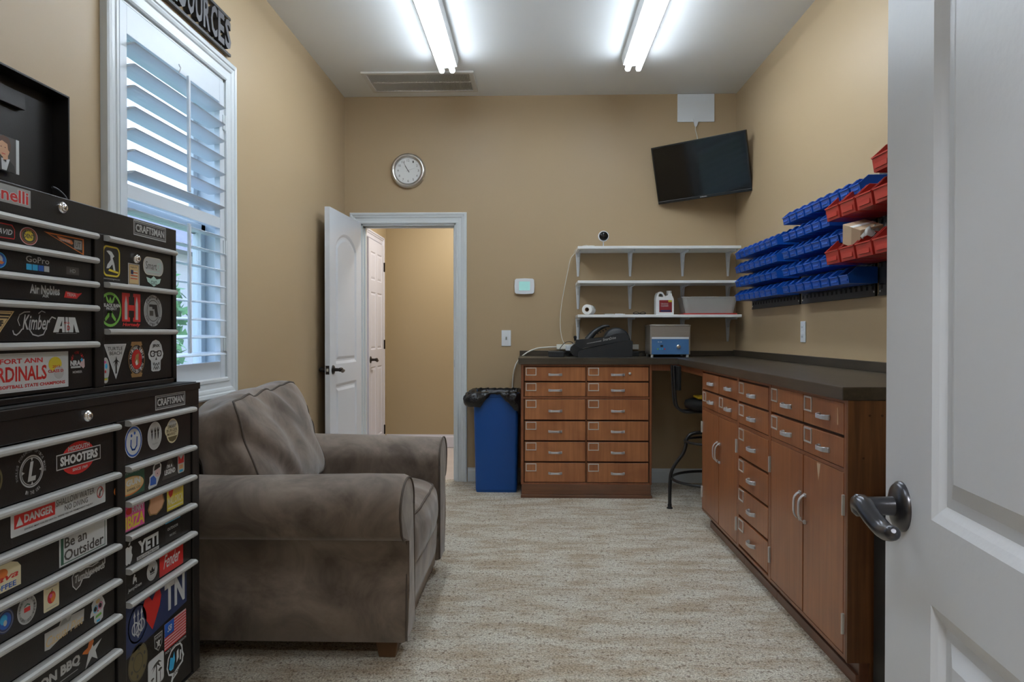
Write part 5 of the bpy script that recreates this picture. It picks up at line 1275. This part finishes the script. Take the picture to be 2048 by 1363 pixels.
S('R2', 1.8310, 1.9149, 1.1854, 1.2760, [('o', .38, .5, .60, .49, .08, 'L'), ('p', [(.1, .95), (.2, .72), (.38, .62), (.56, .72), (.66, .95), (.56, .86), (.46, .74), (.38, .86), (.30, .74), (.2, .86)], 'L'), ('p', [(.32, .62), (.44, .62), (.44, .3), (.64, .16), (.68, .24), (.5, .4), (.5, .5), (.26, .5), (.26, .4), (.08, .24), (.12, .16), (.32, .3)], 'L'), ('r', 0, .46, .9, .68, 'K'), ('t', 'BLACK RAIN', .0, .57, .9, .67, 'W', 0, .04), ('t', 'PROJECT', .16, .47, .72, .56, 'W', 0, .03)], 'green hazard-symbol sticker')
S('R2', 1.9164, 2.0078, 1.1843, 1.2770, [('p', [(0, .18), (.42, .18), (.42, .3), (.36, .3), (.36, .5), (.64, .5), (.64, .3), (.58, .3), (.58, .18), (1, .18), (1, 1), (.6, 1), (.6, .9), (.66, .9), (.66, .66), (.36, .66), (.36, .9), (.42, .9), (.42, 1), (0, 1)], 'R'), ('p', [(.14, .24), (.28, .24), (.28, .7), (.21, .92), (.14, .7)], 'g'), ('p', [(.72, .24), (.86, .24), (.86, .7), (.79, .92), (.72, .7)], 'g'), ('t', 'Hornady', .02, .02, .98, .15, 'R', .2, .04)], 'big red letter sticker')
S('R2', 2.0251, 2.1259, 1.1890, 1.2785, [('e', .5, .5, .5, .5, 'G'), ('o', .5, .5, .49, .49, .03, 'g'), ('o', .5, .5, .34, .34, .02, 'D'), ('c', 'SAFE ACTION PISTOL', .5, .5, .41, .10, 200, 340, 'D'), ('c', 'PERFECTION', .5, .5, .41, .10, 150, 30, 'D'), ('p', [(.28, .70), (.70, .70), (.72, .62), (.78, .32), (.64, .30), (.56, .56), (.46, .54), (.44, .62), (.28, .62)], 'K'), ('r', .3, .34, .5, .5, 'D')], 'round grey sticker with black pistol outline')
S('R3', 1.8310, 1.8580, 1.0433, 1.1087, [('e', .35, .55, .62, .45, 'g'), ('e', .35, .15, .42, .15, 'g'), ('e', .45, .66, .2, .1, 'C'), ('e', .3, .45, .14, .06, 'R'), ('r', .1, .12, .6, .18, 'Y'), ('e', .2, .82, .2, .05, 'P'), ('l', [(.1, .2), (.7, .2)], .06, 'L')], 'partly tucked decorated skull sticker')
S('R3', 1.8330, 1.9362, 1.0509, 1.1421, [('p', [(0, 1), (1, 1), (.52, 0)], 'W'), ('p', [(.04, .975), (.96, .975), (.52, .045)], 'g'), ('t', 'TURTLE', .16, .82, .82, .92, 'D', 0, .01), ('t', 'BEACH', .24, .69, .78, .79, 'D', 0, .01), ('p', [(.48, .16), (.51, .5), (.55, .5), (.56, .16)], 'K'), ('p', [(.36, .46), (.5, .56), (.53, .66), (.56, .56), (.70, .46), (.58, .5), (.6, .36), (.53, .5), (.44, .36), (.48, .5)], 'K')], 'white inverted triangle with palm tree')
S('R3', 1.9454, 2.0285, 1.0486, 1.1490, [('p', [(.15, .88), (.2, .98), (.8, .98), (.85, .88), (.7, .85), (.3, .85)], 'T'), ('p', [(.15, .12), (.2, .02), (.8, .02), (.85, .12), (.7, .15), (.3, .15)], 'T'), ('e', .5, .5, .5, .42, 'T'), ('e', .5, .5, .47, .395, 'K'), ('c', 'NATIONAL RIFLE', .5, .5, .39, .12, 178, 2, 'W'), ('c', 'ASSOCIATION', .5, .5, .39, .12, 200, 340, 'W'), ('e', .5, .5, .31, .27, 'R'), ('p', [(.36, .42), (.42, .6), (.5, .64), (.62, .66), (.6, .5), (.66, .4), (.5, .36)], 'T'), ('p', [(.4, .42), (.5, .5), (.56, .36), (.44, .34)], 'W')], 'round black and red emblem with bird')
S('R3', 2.0474, 2.1323, 1.0611, 1.1516, [('p', [(.5, 1), (.72, .95), (.88, .82), (.93, .68), (1, .55), (.95, .42), (.82, .34), (.80, .04), (.7, .0), (.3, 0), (.2, .04), (.18, .34), (.05, .42), (0, .55), (.07, .68), (.12, .82), (.28, .95)], 'W'), ('R', .12, .46, .44, .66, .08, 'K'), ('R', .56, .46, .88, .66, .08, 'K'), ('e', .28, .56, .10, .07, 'W'), ('e', .72, .56, .10, .07, 'W'), ('e', .31, .56, .03, .025, 'K'), ('e', .69, .56, .03, .025, 'K'), ('r', .4, .59, .6, .63, 'K'), ('p', [(.44, .36), (.5, .46), (.56, .36)], 'K'), ('t', 'JINX', .26, .74, .74, .86, 'K', 0, .02), ('l', [(.28, .28), (.32, .2), (.36, .28), (.42, .18), (.5, .26), (.58, .18), (.64, .28), (.68, .2), (.72, .28)], .025, 'K'), ('l', [(.3, .06), (.38, .16), (.44, .06), (.5, .14), (.56, .06), (.62, .16), (.7, .06)], .025, 'K')], 'white skull with glasses')
S('r1', 1.8540, 1.9388, .8458, .9292, [('e', .5, .5, .5, .5, 'W'), ('o', .5, .5, .47, .47, .06, 'B'), ('l', [(.36, .56), (.34, .38), (.42, .26), (.56, .25), (.68, .36), (.70, .62)], .06, 'B'), ('e', .38, .70, .05, .05, 'B'), ('e', .56, .76, .05, .05, 'B')], 'round white and blue smiling sticker')
S('r1', 1.9662, 2.0426, .8496, .9270, [('e', .5, .5, .5, .5, 'g'), ('o', .5, .5, .49, .49, .02, 'W')] + [o for x in (.3, .52, .72) for o in (('e', x, .7, .07, .10, 'K'), ('e', x, .76, .03, .06, 'g'), ('p', [(x - .05, .6), (x + .05, .6), (x, .34)], 'K'))] + [('t', 'Nightlife', .3, .17, .7, .26, 'G')], 'round grey sticker with three fork shapes')
S('r1', 2.0600, 2.1401, .8534, .9240, [('e', .55, .5, .45, .5, 'V'), ('e', .18, .55, .18, .2, 'V'), ('e', .55, .78, .30, .16, 'g'), ('t', 'SMART', .2, .62, .85, .76, 'X', 0, .02), ('t', 'BURGER', .12, .47, .9, .6, 'X', 0, .02), ('t', 'MARKET', .16, .33, .86, .45, 'X', 0, .02), ('p', [(.2, .28), (.9, .28), (.78, .12), (.55, .06), (.32, .12)], 'X')], 'round cream sticker with stacked letters')
S('r2', 1.8540, 1.9495, .7490, .8120, [('r', 0, 0, 1, 1, 'M'), ('t', 'Ty Service', .02, .9, .75, 1.0, 'g', .3), ('e', .22, .42, .74, .38, 'O'), ('e', .24, .44, .70, .34, 'A'), ('t', 'GUN', .06, .42, .78, .68, 'W', 0, .05), ('t', 'BARREL CO', .1, .22, .76, .32, 'D', 0, .02)], 'green sticker with orange oval')
S('r2', 1.9683, 2.0403, .7459, .8118, [('p', [(.0, .1), (.05, 0), (.62, .05), (.75, .22), (.95, .5), (1, .85), (.86, 1), (.5, 1), (.36, .85), (.34, .6), (.1, .5), (.1, .3)], 'W'), ('p', [(.14, .14), (.58, .12), (.6, .34), (.4, .52), (.16, .46)], 'B'), ('e', .70, .58, .2, .18, 'I'), ('p', [(.42, .7), (.5, .92), (.86, .94), (.9, .78), (.6, .72)], 'K'), ('e', .68, .55, .03, .03, 'K')], 'cut-out sticker of a small cartoon kid')
S('r2', 2.0415, 2.1345, .7561, .8077, [('p', [(0, 0), (1, 0), (.6, 1), (.4, 1)], 'D'), ('t', "I'M A", .32, .56, .66, .76, 'W', 0, .03), ('t', 'LEGEND', .16, .22, .84, .50, 'W', 0, .05)], 'dark triangular sticker with white letters')
S('r2', 2.1347, 2.1762, .7580, .8142, [('R', 0, 0, 1, 1, .2, 'g'), ('p', [(.1, .95), (.5, .7), (.9, .95), (.92, .5), (.08, .5)], 'R'), ('r', .2, .2, .8, .45, 'A'), ('r', .25, .05, .75, .16, 'C'), ('t', 'CO', .3, .26, .7, .4, 'R')], 'small red and white upright sticker')
S('r3', 1.8545, 1.9487, .6609, .7253, [('r', 0, 0, 1, 1, 'P'), ('e', .2, .78, .16, .14, 'R'), ('t', 'FUNKY', .34, .64, .96, .90, 'W', 0, .03), ('t', 'IBIZA', .02, .08, .98, .58, 'Y', 0, .03)], 'pink square sticker with yellow letters')
S('r3', 1.9658, 2.0567, .6682, .7258, [('p', [(.1, .95), (.9, 1), (.92, .8), (1, .5), (.85, .2), (.6, .05), (.5, 0), (.35, .06), (.1, .1), (0, .4), (.1, .7)], 'T'), ('p', [(.15, .9), (.85, .94), (.86, .78), (.94, .5), (.8, .25), (.5, .07), (.16, .17), (.07, .42), (.16, .7)], 'S')], 'brown shield-shaped sticker')
S('r3', 2.0699, 2.1688, .6618, .7310, [('r', 0, 0, 1, 1, 'Y'), ('p', [(.1, .9), (.4, .88), (.32, .6), (.2, .52), (.1, .7)], 'R'), ('t', 'FUNKY', .42, .6, .95, .88, 'A', 0, .03), ('t', 'MALLORCA', .04, .22, .96, .55, 'V', 0, .03), ('r', .05, .08, .95, .14, 'V')], 'yellow square sticker with red heart')
S('r4', 1.8545, 1.8887, .5737, .6313, [('p', [(.0, .78), (.3, .82), (.5, .76), (.75, .82), (.95, .72), (.86, .58), (.88, .45), (1, .36), (.85, .12), (.65, 0), (.4, .05), (.2, 0), (0, .1)], 'W'), ('p', [(.45, .84), (.5, .96), (.72, 1), (.66, .88)], 'W')], 'white bitten-fruit sticker')
S('r4', 1.9090, 2.0238, .5700, .6245, [('t', 'YETI', .06, .28, .98, .92, 'W', 0, .05), ('r', .0, .02, 1, .2, 'g'), ('t', 'BUILT FOR THE WILD', .06, .06, .94, .16, 'D')], 'white block-letter sticker on black')
S('r4', 2.0602, 2.1486, .5759, .6400, [('r', 0, 0, 1, 1, 'K'), ('r', 0, .82, 1, 1, 'C'), ('t', 'OUTDOOR', .14, .48, .84, .6, 'g'), ('t', 'MUSIC', .28, .18, .7, .28, 'G')], 'black card sticker with blue stripe')
S('r5', 1.8657, 1.9322, .4987, .5420, [('t', 'JennyGram', 0, .02, 1, .28, 'W', .2, .01), ('p', [(.35, .42), (.38, .8), (.48, .98), (.54, .9), (.5, .78), (.62, .7), (.64, .42), (.58, .42), (.56, .56), (.46, .54), (.42, .42)], 'W')], 'small white animal above lettering')
S('r5', 1.9590, 2.0158, .4948, .5488, [('e', .5, .5, .5, .5, 'g'), ('o', .5, .5, .43, .43, .025, 'G'), ('p', [(.24, .62), (.3, .4), (.7, .4), (.76, .62), (.62, .5), (.5, .70), (.38, .5)], 'K'), ('r', .3, .32, .7, .37, 'K')], 'round grey sticker with black crown')
S('r5', 2.0264, 2.1652, .4877, .5549, [('r', 0, 0, 1, 1, 'R'), ('t', 'Fender', .16, .24, .86, .80, 'W', .45, .012)], 'red rectangle with white script')
S('r6', 1.8540, 2.1870, .3332, .4650, [('p', [(0, 0), (1, .25), (1, 1), (0, 1)], 'N'), ('p', [(.40, .80), (.35, .93), (.28, .92), (.24, .75), (.28, .55), (.40, .20), (.52, .60), (.545, .80), (.52, .94), (.46, .97)], 'R'), ('t', 'TN', .60, .34, .96, .97, 'W', 0, .04)], 'large navy sticker with red heart and white letters')
S('r6', 1.8649, 1.9611, .3552, .4551, [('e', .5, .5, .5, .5, 'W'), ('e', .5, .5, .455, .455, 'N')] + [o for x in (.32, .5, .68) for o in (('l', [(x, .14 + .1 * (x != .5)), (x, .78)], .045, 'W'), ('p', [(x - .06, .72), (x, .88), (x + .06, .72)], 'W'))] + [('o', .34, .42, .17, .17, .04, 'W'), ('o', .66, .42, .17, .17, .04, 'W'), ('o', .5, .34, .14, .17, .035, 'W')], 'round navy sticker with three white arrows')
S('r6', 2.0518, 2.1810, .2600, .3460, [('r', 0, .12, 1, 1, 'I')] + [('r', 0, .12 + i * .0978, 1, .12 + i * .0978 + .045, 'R') for i in range(9)] + [('r', 0, .56, .42, 1, 'B'), ('t', 'SB', .12, .68, .32, .88, 'W', .3), ('t', 'PORTLAND * OREGON', .02, .0, .98, .09, 'g')], 'striped flag sticker')
S('r6', 1.9958, 2.0408, .2876, .3366, [('p', [(0, 1), (1, 1), (.95, .3), (.5, 0), (.05, .3)], 'G'), ('p', [(.06, .94), (.94, .94), (.89, .33), (.5, .07), (.11, .33)], 'K'), ('t', 'RAIDERS', .12, .74, .88, .88, 'g'), ('l', [(.25, .2), (.75, .6)], .07, 'g'), ('l', [(.75, .2), (.25, .6)], .07, 'g'), ('e', .5, .45, .16, .18, 'g')], 'small black shield sticker')
S('r6', 1.8649, 1.9611, .2526, .3520, [('e', .5, .5, .5, .5, 'X'), ('o', .5, .5, .48, .48, .02, 'D'), ('o', .5, .5, .25, .25, .03, 'D')] + [('e', .5 + .36 * math.cos(k * PI / 3 + .4), .5 + .36 * math.sin(k * PI / 3 + .4), .05, .05, 'D') for k in range(6)], 'round dull gold medal sticker')
S('r6', 1.9618, 2.0489, .1968, .2790, [('R', 0, 0, 1, 1, .12, 'g'), ('R', .04, .04, .96, .96, .1, 'W'), ('p', [(.47, 0.05), (.50, .7), (.55, .7), (.56, .05)], 'D'), ('p', [(.2, .62), (.36, .74), (.5, .78), (.66, .80), (.86, .66), (.66, .72), (.78, .52), (.56, .68), (.5, .55), (.46, .68), (.26, .5), (.38, .68)], 'D'), ('l', [(.76, .06), (.74, .42)], .03, 'D'), ('e', .74, .45, .12, .05, 'D'), ('l', [(.24, .06), (.26, .3)], .03, 'D'), ('e', .26, .32, .10, .04, 'D'), ('r', .1, .08, .4, .12, 'G')], 'white rounded sticker with palm trees')
S('r6', 2.0640, 2.1689, .1542, .2630, [('p', [(.1, .34), (.0, .56), (.06, .8), (.24, .95), (.5, 1), (.78, .96), (.9, .84), (.92, .68), (1, .54), (.94, .48), (.93, .38), (.7, .32), (.6, .2), (.36, .14), (.25, 0), (.16, .02), (.3, .25)], 'W'), ('p', [(.13, .37), (.06, .57), (.12, .78), (.28, .91), (.5, .955), (.75, .92), (.84, .8), (.85, .66), (.9, .56), (.84, .42), (.6, .36), (.4, .3)], 'K'), ('p', [(.12, .5), (.2, .78), (.34, .72), (.42, .86), (.46, .62), (.36, .42), (.22, .42)], 'C'), ('p', [(.54, .5), (.56, .8), (.66, .84), (.68, .6)], 'W'), ('p', [(.72, .5), (.74, .78), (.82, .74), (.8, .5)], 'W'), ('t', 'good', .34, .2, .76, .34, 'D', .3)], 'white-edged head silhouette with blue patch')
S('l1', 1.3500, 1.4207, .8502, .9190, [('o', .5, .5, .5, .5, .07, 'X')], 'tan ring sticker at picture edge')
S('l1', 1.4572, 1.5491, .8414, .9255, [('c', 'WORLDS FOREMOST OPTICS MADE', .5, .5, .47, .07, 200, -10, 'G'), ('o', .52, .5, .40, .40, .035, 'g'), ('o', .52, .5, .345, .345, .02, 'g'), ('t', 'L', .38, .26, .66, .74, 'g', .25, .05)] + [('p', [(.52 + .33 * math.cos(a + .12), .5 + .33 * math.sin(a + .12)), (.52 + .33 * math.cos(a - .12), .5 + .33 * math.sin(a - .12)), (.52 + .24 * math.cos(a), .5 + .24 * math.sin(a))], 'g') for a in (0, PI / 2, PI, 3 * PI / 2)] + [('c', 'IN THE USA', .5, .5, .48, .08, 245, 305, 'g')], 'round white reticle emblem with letter')
S('l1', 1.5842, 1.7490, .8484, .9227, [('e', .48, .5, .38, .5, 'R'), ('r', 0, .27, 1, .73, 'g'), ('r', .015, .30, .985, .70, 'K'), ('t', 'SHOOTERS', .08, .36, .93, .65, 'W', 0, .05), ('t', 'MIDSOUTH', .25, .76, .73, .90, 'W', 0, .03), ('t', 'SINCE 1969', .34, .12, .68, .21, 'W', 0, .02)], 'red oval sticker with black nameplate')
S('l2', 1.4420, 1.7687, .7600, .8110, [('R', 0, 0, 1, 1, .01, 'W'), ('r', .03, .30, .42, .85, 'R'), ('t', 'DANGER', .12, .42, .40, .76, 'W', 0, .04), ('p', [(.045, .38), (.11, .38), (.078, .76)], 'W'), ('t', 'SHALLOW WATER', .43, .60, .86, .88, 'D', 0, 0), ('t', 'NO DIVING', .52, .30, .78, .54, 'D', 0, 0), ('t', 'DIVING MAY CAUSE DEATH, PARALYSIS OR PERMANENT INJURY', .12, .10, .84, .20, 'D', 0, .01), ('o', .93, .55, .04, .27, .006, 'R'), ('l', [(.905, .38), (.955, .72)], .005, 'R'), ('l', [(.925, .36), (.93, .58), (.95, .66)], .007, 'D')], 'long white and red warning sticker')
S('l3', 1.5921, 1.7741, .6535, .7225, [('r', 0, 0, 1, 1, 'W'), ('r', .03, .05, .96, 1, 'M'), ('r', .045, .08, .945, 1, 'W'), ('t', 'Be an', .10, .54, .55, .88, 'D', 0, .02), ('t', 'Outsider', .09, .12, .92, .48, 'D', 0, .02), ('r', .03, .05, .08, .9, 'M')], 'white sticker with dark green serif-like letters')
S('l3', 1.3768, 1.4706, .6605, .7150, [('p', [(0, 0), (1, 0), (1, .7), (.9, .88), (.7, 1), (.3, 1), (.1, .88), (0, .7)], 'V'), ('e', .4, .66, .2, .2, 'O'), ('t', 'Java', .05, .30, .92, .62, 'R', .3, .02), ('t', 'COFFEE', .03, .06, .85, .26, 'B', 0, .02)], 'cream arch sticker with rising sun')
S('l4', 1.6355, 1.7665, .5820, .6310, [('p', [(0, .75), (.02, .3), (.12, .05), (.24, .15), (.32, .4), (.5, .3), (.6, .45), (.75, .5), (1, .6), (1, .9), (.9, .75), (.75, .85), (.6, .8), (.4, .9), (.25, .85), (.1, .98)], 'W'), ('p', [(.02, .73), (.04, .32), (.12, .1), (.22, .2), (.3, .46), (.5, .36), (.6, .5), (.97, .66), (.97, .84), (.6, .75), (.4, .85), (.25, .8), (.1, .93)], 'D'), ('t', 'Tumbleweeds', .08, .38, .98, .74, 'g', .2, .03)], 'white-edged lettering sticker')
S('l4', 1.5394, 1.5910, .5732, .6270, [('R', 0, 0, 1, 1, .06, 'V'), ('e', .5, .48, .26, .24, 'R'), ('e', .58, .44, .14, .18, 'O'), ('e', .45, .55, .10, .08, 'P'), ('l', [(.48, .72), (.56, .8)], .04, 'M'), ('r', .15, .88, .85, .91, 'G'), ('r', .15, .10, .85, .12, 'G')], 'cream square with red apple')
S('l4', 1.4588, 1.5170, .5719, .6320, [('e', .5, .5, .5, .5, 'g'), ('o', .5, .5, .46, .46, .12, 'G'), ('o', .5, .5, .48, .48, .03, 'g'), ('e', .5, .5, .28, .28, 'g'), ('r', .34, .42, .66, .58, 'R'), ('l', [(.36, .62), (.5, .68), (.64, .62)], .04, 'M'), ('c', 'NEW YORK CITY PIZZA CO', .5, .5, .39, .10, 250, -90, 'D')], 'round grey sticker with red block')
S('l4', 1.3996, 1.4494, .5779, .6260, [('e', .5, .5, .5, .5, 'N'), ('e', .5, .5, .34, .34, 'B'), ('e', .42, .58, .2, .2, 'C'), ('e', .5, .42, .1, .12, 'g'), ('o', .5, .5, .44, .44, .02, 'G')], 'round dark blue space sticker')
S('l5', 1.5419, 1.6816, .4890, .5420, [('p', [(0, .75), (0, .05), (.12, 0), (.5, .25), (.98, .28), (1, .8), (.66, .85), (.62, .98), (.42, 1), (.34, .72)], 'g'), ('t', 'Casual Pint', .03, .12, .97, .52, 'A', .3, .01, .08), ('p', [(.36, .66), (.48, .98), (.56, .72), (.68, .90), (.62, .66)], 'G')], 'pale sticker with amber script')
S('l5', 1.7039, 1.7650, .4783, .5405, [('p', [(.5, 1), (.8, .92), (.92, .76), (1, .56), (.88, .42), (.84, .08), (.68, 0), (.36, .0), (.26, .1), (.24, .36), (.0, .34), (.04, .5), (.12, .6), (.1, .8), (.25, .95)], 'W'), ('e', .34, .56, .10, .09, 'K'), ('e', .66, .60, .10, .09, 'K'), ('p', [(.44, .42), (.50, .52), (.56, .42)], 'R'), ('e', .5, .82, .14, .08, 'A'), ('p', [(.32, .2), (.74, .24), (.7, .34), (.36, .3)], 'L'), ('o', .34, .56, .15, .14, .03, 'C'), ('o', .66, .60, .15, .14, .03, 'P'), ('r', .4, .04, .62, .12, 'C')], 'decorated sugar skull sticker')
S('l6', 1.4455, 1.6648, .3960, .4357, [('t', 'MISSION BBQ', 0, .32, 1, 1, 'g', 0, .05), ('r', .62, .12, .96, .17, 'G')], 'white block lettering on black')
S('l6', 1.6690, 1.7502, .3869, .4531, [('p', [(.46, 1), (.58, .62), (1, .72), (.68, .44), (.78, .08), (.5, .30), (.18, 0), (.32, .42), (.36, .54), (.44, .60)], 'W'), ('p', [(.40, .98), (.56, .98), (.60, .80), (.46, .62), (.30, .50), (.04, .62), (.1, .68), (.3, .72)], 'O')], 'orange and white star emblem')
bpy.context.view_layer.update()
